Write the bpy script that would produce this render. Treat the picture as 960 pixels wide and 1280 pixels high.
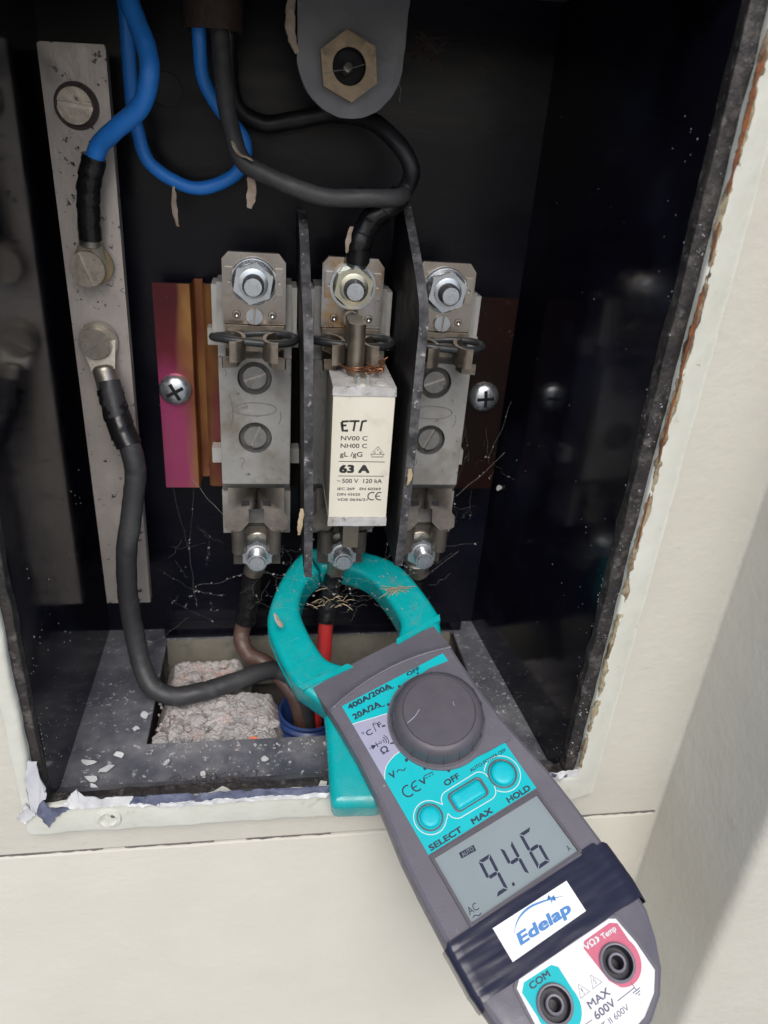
import bpy, bmesh, math, random
from mathutils import Vector, Matrix, noise
rnd = random.Random(7)
PI = math.pi
S = 0.001                                   # everything below is written in millimetres
sc = bpy.context.scene
for o in list(bpy.data.objects): bpy.data.objects.remove(o)
COL = sc.collection

# ------------------------------------------------------------------ camera, sky, sun, exposure
cam = bpy.data.cameras.new('camera'); camo = bpy.data.objects.new('camera', cam); COL.objects.link(camo)
cam.sensor_fit = 'VERTICAL'; cam.sensor_height = 36.0; cam.sensor_width = 27.0
cam.lens = 920.0 / 1280.0 * 36.0
cam.clip_start = 0.01; cam.clip_end = 2000
def _basis():
    f = 920.0
    d = Vector((340 - 480, 2450 - 640, f)).normalized()
    r = Vector((6380 - 480, 630 - 640, f)); r = (r - d * r.dot(d)).normalized()
    z = -d; y = z.cross(r)
    return Matrix((r, y, z))                 # rows: the world axes seen in camera terms
RW = _basis()
CAM = Vector((-31.105, -269.207, 103.273))
cx, cy, cz = (RW @ Vector(v) for v in ((1, 0, 0), (0, -1, 0), (0, 0, -1)))
m = Matrix((cx, cy, cz)).transposed().to_4x4(); m.translation = CAM * S
camo.matrix_world = m
sc.camera = camo
cam.dof.use_dof = True; cam.dof.focus_distance = 0.255; cam.dof.aperture_fstop = 16.0

SUN_EL, SUN_AZ = math.radians(49), math.radians(187)      # azimuth measured clockwise from +Y (into the wall)
w = bpy.data.worlds.new('World'); sc.world = w; w.use_nodes = True
nt = w.node_tree; bg = nt.nodes['Background']
sky = nt.nodes.new('ShaderNodeTexSky'); sky.sky_type = 'NISHITA'; sky.sun_disc = False
sky.sun_elevation = SUN_EL; sky.sun_rotation = SUN_AZ; sky.air_density = 1.0; sky.dust_density = 3.0; sky.ozone_density = 1.0
nt.links.new(sky.outputs[0], bg.inputs[0]); bg.inputs[1].default_value = 0.105
sl = bpy.data.lights.new('sun', 'SUN'); so = bpy.data.objects.new('sun', sl); COL.objects.link(so)
sl.energy = 1.5; sl.angle = math.radians(40); sl.color = (1.0, 0.985, 0.965)
sd = Vector((math.sin(SUN_AZ) * math.cos(SUN_EL), math.cos(SUN_AZ) * math.cos(SUN_EL), math.sin(SUN_EL)))
so.rotation_euler = sd.to_track_quat('Z', 'Y').to_euler()
sc.view_settings.view_transform = 'Standard'; sc.view_settings.look = 'None'
sc.view_settings.exposure = 0.5; sc.view_settings.gamma = 1.0

# ------------------------------------------------------------------ materials
def N(nt, t, **kw):
    n = nt.nodes.new(t)
    for k, v in kw.items():
        if k.startswith('i_'): n.inputs[k[2:].replace('_', ' ')].default_value = v
        else: setattr(n, k, v)
    return n
def ramp(nt, src, p0, p1, c0=(0, 0, 0, 1), c1=(1, 1, 1, 1)):
    r = nt.nodes.new('ShaderNodeValToRGB'); e = r.color_ramp.elements
    e[0].position, e[1].position = p0, p1; e[0].color, e[1].color = c0, c1
    nt.links.new(src, r.inputs[0]); return r.outputs[0]
def mixc(nt, fac, a, b, mode='MIX'):
    n = nt.nodes.new('ShaderNodeMix'); n.data_type = 'RGBA'; n.blend_type = mode
    for sock, v in ((n.inputs[0], fac), (n.inputs[6], a), (n.inputs[7], b)):
        if hasattr(v, 'links'): nt.links.new(v, sock)
        elif isinstance(v, (int, float)): sock.default_value = v
        else: sock.default_value = (*v[:3], 1)
    return n.outputs[2]
def noise_tex(nt, vec, scale, detail=4, rough=.6, stretch=None):
    if stretch:
        mp = N(nt, 'ShaderNodeMapping'); mp.inputs['Scale'].default_value = stretch
        nt.links.new(vec, mp.inputs[0]); vec = mp.outputs[0]
    n = N(nt, 'ShaderNodeTexNoise', i_Scale=scale, i_Detail=detail, i_Roughness=rough)
    nt.links.new(vec, n.inputs['Vector']); return n.outputs[0]
def mat(name, c1, c2=None, rough=.5, metal=0., nscale=120, lo=.35, hi=.65, bump=0., bscale=600, stretch=None,
        dust=None, rvar=.12, spec=.5, coat=0., emit=None, bump2=None, spots=None):
    """c1/c2 blotches, then dust = (colour, scale, lo, hi), spots = the same again for stains and specks."""
    m = bpy.data.materials.new(name); m.use_nodes = True
    nt = m.node_tree; b = nt.nodes['Principled BSDF']; L = nt.links.new
    tc = N(nt, 'ShaderNodeTexCoord'); oi = N(nt, 'ShaderNodeObjectInfo')
    ad = N(nt, 'ShaderNodeVectorMath', operation='ADD'); L(tc.outputs['Object'], ad.inputs[0]); L(oi.outputs['Random'], ad.inputs[1])
    vec = ad.outputs[0]
    n1 = noise_tex(nt, vec, nscale, 5, .62, stretch)
    colr = mixc(nt, ramp(nt, n1, lo, hi), c1, c2 if c2 else tuple(x * .8 for x in c1))
    rsrc = None
    for d in (spots, dust):
        if d:
            dn = noise_tex(nt, vec, d[1], 3, .7)
            f = ramp(nt, dn, d[2], d[3])
            colr = mixc(nt, f, colr, d[0])
            rsrc = f
    L(colr, b.inputs['Base Color'])
    n2 = noise_tex(nt, vec, nscale * 2.3, 4, .6, stretch)
    mr = N(nt, 'ShaderNodeMapRange'); L(n2, mr.inputs[0])
    mr.inputs[1].default_value, mr.inputs[2].default_value = .3, .7
    mr.inputs[3].default_value, mr.inputs[4].default_value = max(.02, rough - rvar), min(1, rough + rvar)
    ro = mr.outputs[0]
    if rsrc is not None:
        ma = N(nt, 'ShaderNodeMath', operation='MAXIMUM'); ml = N(nt, 'ShaderNodeMath', operation='MULTIPLY'); ml.inputs[1].default_value = .8
        L(rsrc, ml.inputs[0]); L(ro, ma.inputs[0]); L(ml.outputs[0], ma.inputs[1]); ro = ma.outputs[0]
        if metal:
            sb = N(nt, 'ShaderNodeMath', operation='SUBTRACT'); sb.inputs[0].default_value = metal; L(rsrc, sb.inputs[1]); sb.use_clamp = True
            L(sb.outputs[0], b.inputs['Metallic'])
    L(ro, b.inputs['Roughness'])
    if not (metal and rsrc is not None): b.inputs['Metallic'].default_value = metal
    b.inputs['Specular IOR Level'].default_value = spec
    b.inputs['Coat Weight'].default_value = coat
    if bump:
        bn = noise_tex(nt, vec, bscale, 4, .6, stretch)
        bp = N(nt, 'ShaderNodeBump'); bp.inputs['Strength'].default_value = 1.0; bp.inputs['Distance'].default_value = bump * S
        L(bn, bp.inputs['Height'])
        if bump2:
            bn2 = noise_tex(nt, vec, bump2[1], 3, .5, bump2[2] if len(bump2) > 2 else None)
            bp2 = N(nt, 'ShaderNodeBump'); bp2.inputs['Distance'].default_value = bump2[0] * S
            L(bn2, bp2.inputs['Height']); L(bp.outputs[0], bp2.inputs['Normal']); bp = bp2
        L(bp.outputs[0], b.inputs['Normal'])
    return m
M = {}
DUST = (.20, .20, .21)
M['wall'] = mat('painted_plaster', (.56, .546, .485), (.525, .51, .448), .58, nscale=14, bump=.3, bscale=280, bump2=(.6, 34, (.75, 1, 1.2)), spots=((.42, .39, .32), 60, .68, .88), dust=((.40, .37, .30), 320, .71, .78))
M['wall_side'] = mat('shaded_side_paint', (.50, .465, .345), (.43, .395, .285), .5, nscale=18, bump=.3, bscale=140, bump2=(.8, 40))
M['frame'] = mat('cream_paint', (.62, .63, .575), (.56, .565, .50), .42, nscale=45, bump=.25, bscale=220, bump2=(.5, 60, (.6, 1, 1)), spots=((.38, .33, .25), 90, .64, .80), dust=((.30, .26, .20), 330, .69, .76))
M['old_cream'] = mat('yellowed_paint', (.34, .29, .19), (.13, .085, .05), .65, nscale=120, lo=.42, hi=.6, bump=.5, bscale=500, spots=((.05, .035, .025), 210, .58, .68))
M['box'] = mat('black_gloss_paint', (.003, .003, .006), (.005, .005, .010), .13, nscale=30, bump=.008, bscale=120, spots=((.016, .018, .030), 16, .48, .8), dust=((.05, .05, .065), 620, .72, .82), rvar=.05, spec=.4)
M['box_back'] = mat('black_back_paint', (.0028, .0032, .0075), (.0052, .0058, .012), .30, nscale=26, bump=.05, bscale=300, stretch=(.25, 1, 1), dust=((.04, .04, .055), 420, .74, .86), rvar=.1, spec=.26)
M['box_floor'] = mat('dusty_black_paint', (.068, .072, .090), (.125, .13, .15), .5, nscale=55, bump=.15, bscale=500, spots=((.25, .25, .26), 38, .44, .74), dust=((.44, .44, .45), 430, .61, .69))
M['box_lip'] = mat('flaking_black_edge', (.012, .011, .012), (.035, .03, .028), .55, nscale=160, bump=.6, bscale=420, spots=((.10, .09, .085), 230, .52, .72), dust=((.30, .29, .29), 760, .66, .74))
M['rust'] = mat('rust', (.24, .075, .02), (.09, .035, .018), .85, nscale=300, bump=.4, bscale=700)
M['chip_white'] = mat('white_paint_chip', (.70, .71, .71), (.55, .56, .58), .55, nscale=160, bump=.2, bscale=300)
M['chip_blend'] = mat('grey_white_paint_chip', (.56, .57, .60), (.44, .45, .50), .4, nscale=90, bump=.15, bscale=200)
M['chip_blue'] = mat('scraped_primer', (.05, .06, .11), (.16, .18, .26), .45, nscale=160, bump=.2, bscale=600)
M['bus'] = mat('tinned_copper_bar', (.46, .41, .385), (.56, .51, .465), .46, .55, nscale=60, bump=.12, bscale=420, stretch=(1, 1, .6), spots=((.05, .042, .038), 300, .62, .68), dust=((.26, .235, .215), 34, .55, .72), rvar=.1)
M['tin'] = mat('tinned_steel', (.54, .51, .48), (.40, .345, .29), .24, .95, nscale=45, lo=.3, hi=.7, bump=.04, bscale=200, spots=((.20, .16, .12), 170, .64, .86), rvar=.1)
M['tin_burnt'] = mat('heat_stained_tin', (.52, .50, .48), (.46, .27, .08), .24, .95, nscale=55, lo=.44, hi=.62, bump=.04, bscale=200, spots=((.10, .10, .16), 70, .56, .78), rvar=.1)
M['contact'] = mat('dull_silvered_contact', (.33, .29, .24), (.22, .19, .155), .42, .9, nscale=160, bump=.1, bscale=700, spots=((.06, .05, .04), 260, .62, .74))
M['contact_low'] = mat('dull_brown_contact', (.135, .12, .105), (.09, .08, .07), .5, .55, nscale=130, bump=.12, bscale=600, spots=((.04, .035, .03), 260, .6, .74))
M['dust_grey'] = mat('grey_dust', (.20, .20, .205), (.32, .32, .325), .9, nscale=200)
M['slot_floor'] = mat('slot_floor', (.60, .56, .50), (.44, .40, .36), .35, .8, nscale=220)
M['dark_ring'] = mat('grimy_recess', (.12, .095, .085), (.08, .065, .06), .55, .3, nscale=200)  # dark brown ring round the top screw of the bar
M['zinc'] = mat('zinc_plated_steel', (.66, .70, .74), (.58, .62, .66), .30, .92, nscale=220, bump=.02, bscale=900, rvar=.08)
M['zinc_yellow'] = mat('yellow_zinc', (.62, .60, .47), (.55, .54, .44), .32, .92, nscale=160, bump=.02, bscale=900, rvar=.08)
M['old_screw'] = mat('tarnished_screw', (.48, .43, .37), (.36, .32, .27), .38, .9, nscale=220, bump=.08, bscale=700, spots=((.10, .08, .06), 260, .6, .74))
M['grey_screw'] = mat('grey_screw', (.24, .24, .235), (.31, .31, .30), .42, .7, nscale=300, bump=.06, bscale=800, spots=((.08, .075, .07), 260, .6, .74))
M['base'] = mat('grey_base_plastic', (.305, .305, .298), (.245, .243, .233), .46, nscale=60, bump=.06, bscale=900, spots=((.06, .055, .05), 260, .65, .74), dust=((.17, .155, .13), 55, .50, .74))
M['base_side'] = mat('pale_base_plastic', (.40, .395, .375), (.33, .32, .30), .55, nscale=80, bump=.06, bscale=900)
M['well'] = mat('well_plastic', (.085, .085, .083), (.12, .12, .118), .6, nscale=160)  # shade of the screw wells painted in; same colour serves the grime marks
M['emboss'] = mat('embossed_plastic', (.20, .20, .195), (.17, .17, .165), .5)
M['ring'] = mat('black_ring_rubber', (.018, .02, .022), (.03, .033, .035), .42, nscale=200)
M['ceramic'] = mat('cream_ceramic', (.71, .68, .585), (.66, .63, .53), .38, nscale=40, bump=.03, bscale=500, spots=((.34, .28, .19), 95, .68, .85), dust=((.46, .42, .34), 70, .60, .9))
M['fuse_cap'] = mat('worn_aluminium', (.62, .62, .62), (.42, .41, .39), .5, .3, nscale=140, bump=.15, bscale=420, spots=((.16, .145, .13), 190, .56, .72))
M['blade'] = mat('dull_brown_blade', (.24, .21, .17), (.30, .27, .22), .42, .85, nscale=90, bump=.05, bscale=800)
M['copper'] = mat('copper_wire', (.36, .16, .08), (.17, .075, .045), .5, .8, nscale=260)
M['brass'] = mat('dull_brass', (.30, .225, .14), (.22, .165, .105), .5, .45, nscale=160, bump=.1, bscale=500, spots=((.10, .075, .05), 150, .6, .78))
M['lug'] = mat('lug_tin', (.46, .43, .37), (.36, .33, .28), .40, .85, nscale=150, bump=.1, bscale=500)
M['print'] = mat('black_print', (.02, .02, .022), (.03, .03, .03), .5)
M['barrier'] = mat('dark_barrier_board', (.005, .005, .007), (.008, .008, .010), .5, nscale=60, bump=.08, bscale=500, dust=((.05, .05, .055), 330, .70, .82), spec=.2)
M['barrier_edge'] = mat('dusty_cut_edge', (.028, .028, .031), (.075, .075, .08), .85, nscale=210, bump=.6, bscale=420, spots=((.13, .13, .135), 95, .5, .7), dust=((.36, .35, .34), 420, .63, .70), spec=.3)
M['blue'] = mat('blue_cable_pvc', (.026, .24, .80), (.03, .26, .84), .42, nscale=60, bump=.03, bscale=300, spots=((.05, .17, .45), 130, .62, .88))
M['greycable'] = mat('dusty_grey_cable_rubber', (.046, .046, .048), (.060, .060, .061), .5, nscale=45, bump=.08, bscale=260, spots=((.10, .097, .092), 60, .58, .82), dust=((.18, .175, .165), 260, .68, .78))
M['black'] = mat('black_cable_pvc', (.011, .011, .013), (.02, .02, .022), .45, nscale=60, bump=.06, bscale=300, spots=((.05, .048, .046), 60, .58, .8), dust=((.12, .115, .11), 300, .70, .80))
M['greyblack'] = mat('grey_black_cable_rubber', (.026, .026, .029), (.040, .040, .043), .5, nscale=45, bump=.08, bscale=260, spots=((.085, .082, .08), 60, .56, .8), dust=((.17, .165, .155), 260, .68, .78))
M['brown'] = mat('brown_cable_pvc', (.07, .035, .026), (.10, .06, .05), .5, nscale=80, bump=.05, bscale=300, dust=((.15, .13, .11), 150, .55, .8))
M['red'] = mat('red_cable_pvc', (.46, .022, .022), (.36, .03, .03), .42, nscale=60, bump=.05, bscale=300, dust=((.22, .12, .10), 150, .62, .85))
M['tape'] = mat('black_tape', (.008, .008, .009), (.012, .012, .013), .28, nscale=120, bump=.10, bscale=160)
M['bracket'] = mat('grey_painted_steel', (.135, .138, .15), (.17, .17, .182), .5, nscale=60, bump=.1, bscale=500, spots=((.22, .14, .10), 70, .64, .76), dust=((.34, .33, .32), 300, .68, .76))
M['gland'] = mat('brown_sleeve', (.055, .032, .024), (.035, .022, .018), .7, nscale=150, bump=.3, bscale=500)
M['concrete'] = mat('grey_mortar', (.54, .505, .49), (.34, .325, .32), .95, nscale=60, bump=1.1, bscale=520, bump2=(.8, 1500), spots=((.56, .38, .33), 34, .56, .72), dust=((.19, .18, .175), 330, .60, .70))
M['board'] = mat('tan_board', (.22, .205, .165), (.16, .15, .12), .85, nscale=60, bump=.3, bscale=300, spots=((.09, .085, .075), 80, .55, .8))
M['cavity'] = mat('cavity_dirt', (.10, .09, .08), (.16, .145, .13), .95, nscale=90, bump=.8, bscale=300)
M['conduit'] = mat('blue_conduit', (.015, .035, .13), (.02, .05, .18), .4, nscale=80)
M['web'] = mat('cobweb_silk', (.30, .295, .285), (.22, .215, .21), .8)
M['straw'] = mat('dry_straw', (.42, .34, .22), (.30, .23, .14), .85, nscale=300)
M['flake'] = mat('brown_flake', (.30, .22, .16), (.42, .35, .29), .8, nscale=300)
# the meter
M['shell'] = mat('slate_purple_plastic', (.112, .107, .130), (.122, .117, .142), .40, nscale=90, bump=.06, bscale=1400, dust=((.28, .275, .29), 240, .70, .775), spots=((.145, .14, .165), 36, .50, .8), spec=.35)
M['knob'] = mat('knob_plastic', (.080, .073, .088), (.09, .083, .098), .42, nscale=90, bump=.04, bscale=1600, dust=((.24, .23, .24), 260, .735, .79), spec=.35)
M['teal'] = mat('teal_plastic', (.001, .355, .365), (.0016, .31, .32), .26, nscale=60, bump=.05, bscale=1400, spots=((.012, .15, .155), 210, .66, .78), dust=((.09, .25, .25), 75, .56, .84), spec=.5)
M['panel'] = mat('teal_printed_panel', (.001, .45, .50), (.002, .43, .475), .42, nscale=70, spots=((.04, .36, .40), 160, .66, .88), spec=.3)
M['button'] = mat('teal_rubber_button', (.001, .46, .54), (.002, .43, .50), .40, nscale=120, spec=.4)
M['lavender'] = mat('lavender_print', (.34, .335, .455), (.32, .315, .43), .42)
M['white_line'] = mat('white_print', (.62, .68, .68), (.58, .64, .64), .45)
M['navy_print'] = mat('navy_print', (.012, .03, .06), (.016, .035, .065), .45)
M['dark'] = mat('dark_recess_plastic', (.010, .009, .011), (.015, .014, .017), .6, spec=.2)  # near-black colour stands in for shade inside slots, cross recesses and bore
M['lcd'] = mat('lcd_grey_green', (.235, .275, .295), (.215, .255, .272), .16, nscale=30, rvar=.04, spec=.3)
M['segment'] = mat('lcd_segment', (.03, .034, .06), (.03, .034, .06), .3, spec=.2)
M['mtape'] = mat('navy_vinyl_tape', (.009, .010, .028), (.012, .013, .034), .20, nscale=40, bump=.02, bscale=200, bump2=(.30, 36, (.3, 2.2, 1)), rvar=.06, spec=.5)
M['sticker'] = mat('white_sticker', (.80, .82, .82), (.76, .78, .79), .35)
M['logo_blue'] = mat('logo_blue_print', (.055, .20, .48), (.06, .22, .50), .4)
M['white_panel'] = mat('white_jack_panel', (.76, .76, .77), (.72, .72, .74), .35)
M['pink'] = mat('pink_print', (.56, .13, .20), (.52, .12, .19), .38)
M['jack'] = mat('jack_plastic', (.028, .026, .036), (.034, .032, .042), .35)
M['jack_rim'] = mat('jack_rim_plastic', (.15, .14, .17), (.17, .16, .19), .35)
M['brown_print'] = mat('slate_print', (.10, .10, .16), (.11, .11, .17), .5)

def rail_material():
    m = bpy.data.materials.new('iridescent_chromate'); m.use_nodes = True
    nt = m.node_tree; b = nt.nodes['Principled BSDF']; L = nt.links.new
    tc = N(nt, 'ShaderNodeTexCoord')
    sep = N(nt, 'ShaderNodeSeparateXYZ'); L(tc.outputs['Object'], sep.inputs[0])
    n1 = noise_tex(nt, tc.outputs['Object'], 26, 3, .55, (1.0, 1.0, .8))
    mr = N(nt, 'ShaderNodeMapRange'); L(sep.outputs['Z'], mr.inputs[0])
    for i, v in ((1, .052), (2, -.034), (3, 0.), (4, 1.)): mr.inputs[i].default_value = v  # coat runs to dark maroon at the top: shade painted into its colour
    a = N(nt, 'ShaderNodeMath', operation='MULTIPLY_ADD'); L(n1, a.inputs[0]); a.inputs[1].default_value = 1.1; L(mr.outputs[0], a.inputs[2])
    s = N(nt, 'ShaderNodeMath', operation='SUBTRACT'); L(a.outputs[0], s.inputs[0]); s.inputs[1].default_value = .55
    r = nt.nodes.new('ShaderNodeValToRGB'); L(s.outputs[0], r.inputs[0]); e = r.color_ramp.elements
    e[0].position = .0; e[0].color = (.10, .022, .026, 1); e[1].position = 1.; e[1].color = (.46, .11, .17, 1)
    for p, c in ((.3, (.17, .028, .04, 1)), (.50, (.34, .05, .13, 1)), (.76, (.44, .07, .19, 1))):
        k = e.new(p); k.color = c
    mx = N(nt, 'ShaderNodeMapRange'); L(sep.outputs['X'], mx.inputs[0])
    for i, v in ((1, .0008), (2, .0135), (3, 0.), (4, .62)): mx.inputs[i].default_value = v
    n2 = noise_tex(nt, tc.outputs['Object'], 40, 3, .6, (2, 1, .5))
    a2 = N(nt, 'ShaderNodeMath', operation='MULTIPLY_ADD'); L(n2, a2.inputs[0]); a2.inputs[1].default_value = .7; L(mx.outputs[0], a2.inputs[2])
    f = ramp(nt, a2.outputs[0], .72, 1.0)
    dark_wall_refl = N(nt, 'ShaderNodeMapRange'); L(sep.outputs['X'], dark_wall_refl.inputs[0])
    for i, v in ((1, .02), (2, .05), (3, 0.), (4, 1.)): dark_wall_refl.inputs[i].default_value = v  # right part darkened: the dark side wall's reflection painted into the coat
    gold = mixc(nt, ramp(nt, n1, .40, .62), (.46, .25, .075), (.26, .085, .05))
    n3 = noise_tex(nt, tc.outputs['Object'], 130, 4, .65)
    colr = mixc(nt, f, r.outputs[0], gold)
    colr = mixc(nt, dark_wall_refl.outputs[0], colr, mixc(nt, ramp(nt, n1, .4, .62), (.034, .012, .011), (.020, .012, .010)))
    colr = mixc(nt, ramp(nt, n3, .64, .74), colr, (.10, .05, .04))
    n4 = noise_tex(nt, tc.outputs['Object'], 320, 4, .7)
    colr = mixc(nt, ramp(nt, n4, .66, .74), colr, (.30, .24, .20))
    L(colr, b.inputs['Base Color']); b.inputs['Metallic'].default_value = .75
    b.inputs['Roughness'].default_value = .36
    return m
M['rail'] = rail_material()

# ------------------------------------------------------------------ helpers
OFF = {}
def part(name, bm, m, parent=None, smooth=35, label=None, kind=None):
    """Link bm (millimetres, in the frame of the scene or of its thing) as one mesh object."""
    off = OFF.get(parent.name, Vector()) if parent else Vector()
    bmesh.ops.recalc_face_normals(bm, faces=bm.faces)
    for v in bm.verts: v.co = (v.co - off) * S
    me = bpy.data.meshes.new(name); bm.to_mesh(me); bm.free()
    if smooth:
        for p in me.polygons: p.use_smooth = True
        me.set_sharp_from_angle(angle=math.radians(smooth))
    for x in (m if isinstance(m, (list, tuple)) else [m]): me.materials.append(M[x] if isinstance(x, str) else x)
    o = bpy.data.objects.new(name, me); COL.objects.link(o)
    if parent: o.parent = parent; OFF[o.name] = off
    if label: o['label'] = label
    if kind: o['kind'] = kind
    return o
def thing(name, label, cat, loc=(0, 0, 0), group=None):
    o = bpy.data.objects.new(name, None); COL.objects.link(o); o.empty_display_size = .01
    o.location = Vector(loc) * S; OFF[o.name] = Vector(loc)
    o['label'] = label; o['category'] = cat
    if group: o['group'] = group
    return o
def tag(o, label, cat, group=None):
    o['label'] = label; o['category'] = cat
    if group: o['group'] = group
    return o
def bev(bm, wd, seg=2, ang=30):
    ed = [e for e in bm.edges if len(e.link_faces) == 2 and e.calc_face_angle(0) > math.radians(ang)]
    bmesh.ops.bevel(bm, geom=ed, offset=wd, segments=seg, profile=.5, affect='EDGES', clamp_overlap=True)
    return bm
def new(): return bmesh.new()
def box(x0, x1, y0, y1, z0, z1, b=0, bm=None, seg=2):
    own = bm is None; bm = bm or new()
    vs = [bm.verts.new(p) for p in ((x0, y0, z0), (x1, y0, z0), (x1, y1, z0), (x0, y1, z0), (x0, y0, z1), (x1, y0, z1), (x1, y1, z1), (x0, y1, z1))]
    for f in ((0, 3, 2, 1), (4, 5, 6, 7), (0, 1, 5, 4), (1, 2, 6, 5), (2, 3, 7, 6), (3, 0, 4, 7)): bm.faces.new([vs[i] for i in f])
    if b and own: bev(bm, b, seg)
    return bm
def frame_axes(axis):
    z = Vector(axis).normalized(); u = Vector((0, 0, 1)) if abs(z.z) < .9 else Vector((0, 1, 0))
    x = u.cross(z).normalized(); return x, z.cross(x), z
def prism(poly, h0, h1, b=0, bm=None, seg=2, tf=None):
    """poly in (a,b); tf maps (a,b,h) to xyz (default a->x, b->z, h->y)."""
    own = bm is None; bm = bm or new(); tf = tf or (lambda a, c, h: (a, h, c))
    lo = [bm.verts.new(tf(a, c, h0)) for a, c in poly]; hi = [bm.verts.new(tf(a, c, h1)) for a, c in poly]
    bm.faces.new(lo); bm.faces.new(hi[::-1]); n = len(poly)
    for i in range(n): bm.faces.new((lo[i], lo[(i + 1) % n], hi[(i + 1) % n], hi[i]))
    if b and own: bev(bm, b, seg)
    return bm
def lathe(prof, c=(0, 0, 0), axis=(0, -1, 0), seg=32, bm=None, cap=True):
    bm = bm or new(); x, y, z = frame_axes(axis); c = Vector(c); rings = []
    for r, h in prof:
        if r < 1e-6: rings.append([bm.verts.new(c + z * h)])
        else: rings.append([bm.verts.new(c + z * h + x * r * math.cos(2 * PI * i / seg) + y * r * math.sin(2 * PI * i / seg)) for i in range(seg)])
    for a, b in zip(rings, rings[1:]):
        for i in range(seg):
            j = (i + 1) % seg
            if len(a) == 1 and len(b) == 1: continue
            if len(a) == 1: bm.faces.new((a[0], b[i], b[j]))
            elif len(b) == 1: bm.faces.new((a[i], a[j], b[0]))
            else: bm.faces.new((a[i], a[j], b[j], b[i]))
    if cap and len(rings[0]) > 1: bm.faces.new(rings[0][::-1])
    if cap and len(rings[-1]) > 1: bm.faces.new(rings[-1])
    return bm
def cut(o, bm):
    """bore holes: subtract a closed millimetre mesh from an object"""
    for v in bm.verts: v.co *= S
    bmesh.ops.recalc_face_normals(bm, faces=bm.faces)
    me = bpy.data.meshes.new('cutter'); bm.to_mesh(me); bm.free(); c = bpy.data.objects.new('cutter', me); COL.objects.link(c); c.matrix_world = o.matrix_world if not o.parent else o.parent.matrix_world
    md = o.modifiers.new('bore', 'BOOLEAN'); md.object = c; md.operation = 'DIFFERENCE'; md.solver = 'EXACT'
    bpy.context.view_layer.update(); dg = bpy.context.evaluated_depsgraph_get()
    m2 = bpy.data.meshes.new_from_object(o.evaluated_get(dg)); o.modifiers.clear(); o.data = m2; bpy.data.objects.remove(c); bpy.data.meshes.remove(me)
def spline(pts, n=8):
    P = [Vector(p) for p in pts]; P = [P[0] * 2 - P[1]] + P + [P[-1] * 2 - P[-2]]; out = []
    for i in range(1, len(P) - 2):
        for k in range(n):
            t = k / n; a, b, c, d = P[i - 1:i + 3]
            out.append(.5 * ((2 * b) + (c - a) * t + (2 * a - 5 * b + 4 * c - d) * t * t + (3 * b - a - 3 * c + d) * t ** 3))
    return out + [P[-2]]
def tube(pts, r, seg=16, bm=None, n=8, smooth=True, close=False, flat=1.0, wob=0.):
    bm = bm or new(); Q = spline(pts, n) if smooth else [Vector(p) for p in pts]
    rf = r if callable(r) else (lambda t: r); rings = []; up = None
    for i, p in enumerate(Q):
        if close: t = (Q[(i + 1) % len(Q)] - Q[i - 1]).normalized()
        else: t = (Q[min(i + 1, len(Q) - 1)] - Q[max(i - 1, 0)]).normalized()
        if up is None: up = Vector((0, 0, 1)) if abs(t.z) < .9 else Vector((0, 1, 0))
        s = t.cross(up).normalized(); up = s.cross(t)
        rr = rf(i / max(1, len(Q) - 1))
        rings.append([bm.verts.new(p + (s * math.cos(2 * PI * k / seg) + up * math.sin(2 * PI * k / seg) * flat) * rr * (1 + wob * noise.noise(p * .35 + Vector((k * .7, 0, 0))))) for k in range(seg)])
    prs = list(zip(rings, rings[1:])) + ([(rings[-1], rings[0])] if close else [])
    for a, b in prs:
        for k in range(seg): bm.faces.new((a[k], a[(k + 1) % seg], b[(k + 1) % seg], b[k]))
    if not close: bm.faces.new(rings[0][::-1]); bm.faces.new(rings[-1])
    return bm
def ringplate(outer, c, r, h0, h1, bm=None, nseg=72, tf=None):
    """Plate with one round hole: outer polygon resampled by angle about the hole centre c."""
    bm = bm or new(); tf = tf or (lambda a, b, h: (a, h, b)); n = len(outer)
    def hit(a):
        dx, dy = math.cos(a), math.sin(a); best = None
        for i in range(n):
            x1, y1 = outer[i][0] - c[0], outer[i][1] - c[1]; x2, y2 = outer[(i + 1) % n][0] - c[0], outer[(i + 1) % n][1] - c[1]
            ex, ey = x2 - x1, y2 - y1; den = dx * ey - dy * ex
            if abs(den) < 1e-9: continue
            t = (x1 * ey - y1 * ex) / den; u = (x1 * dy - y1 * dx) / den
            if t > 0 and -1e-6 <= u <= 1 + 1e-6 and (best is None or t < best): best = t
        return (c[0] + dx * best, c[1] + dy * best)
    angs = sorted([2 * PI * i / nseg for i in range(nseg)] + [math.atan2(y - c[1], x - c[0]) % (2 * PI) for x, y in outer])
    angs = [a for i, a in enumerate(angs) if i == 0 or a - angs[i - 1] > 1e-4]
    O = [hit(a) for a in angs]; I = [(c[0] + r * math.cos(a), c[1] + r * math.sin(a)) for a in angs]
    V = [[bm.verts.new(tf(a, b, h)) for a, b in loop] for loop in (O, I) for h in (h0, h1)]
    k = len(angs)
    for i in range(k):
        j = (i + 1) % k
        for a, b in ((0, 1), (1, 3), (3, 2), (2, 0)): bm.faces.new((V[a][i], V[a][j], V[b][j], V[b][i]))
    return bm
def strip(path, t, h0, h1, tf, b=0):
    """Bent sheet metal: a path in a plane given thickness t, extruded h0..h1."""
    P = [Vector((*p, 0)) for p in path]; L, R = [], []
    for i, p in enumerate(P):
        d = (P[min(i + 1, len(P) - 1)] - P[max(i - 1, 0)]).normalized(); nn = Vector((-d.y, d.x, 0)) * t / 2
        L.append((p + nn)[:2]); R.append((p - nn)[:2])
    return prism(L + R[::-1], h0, h1, b, tf=tf)
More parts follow.
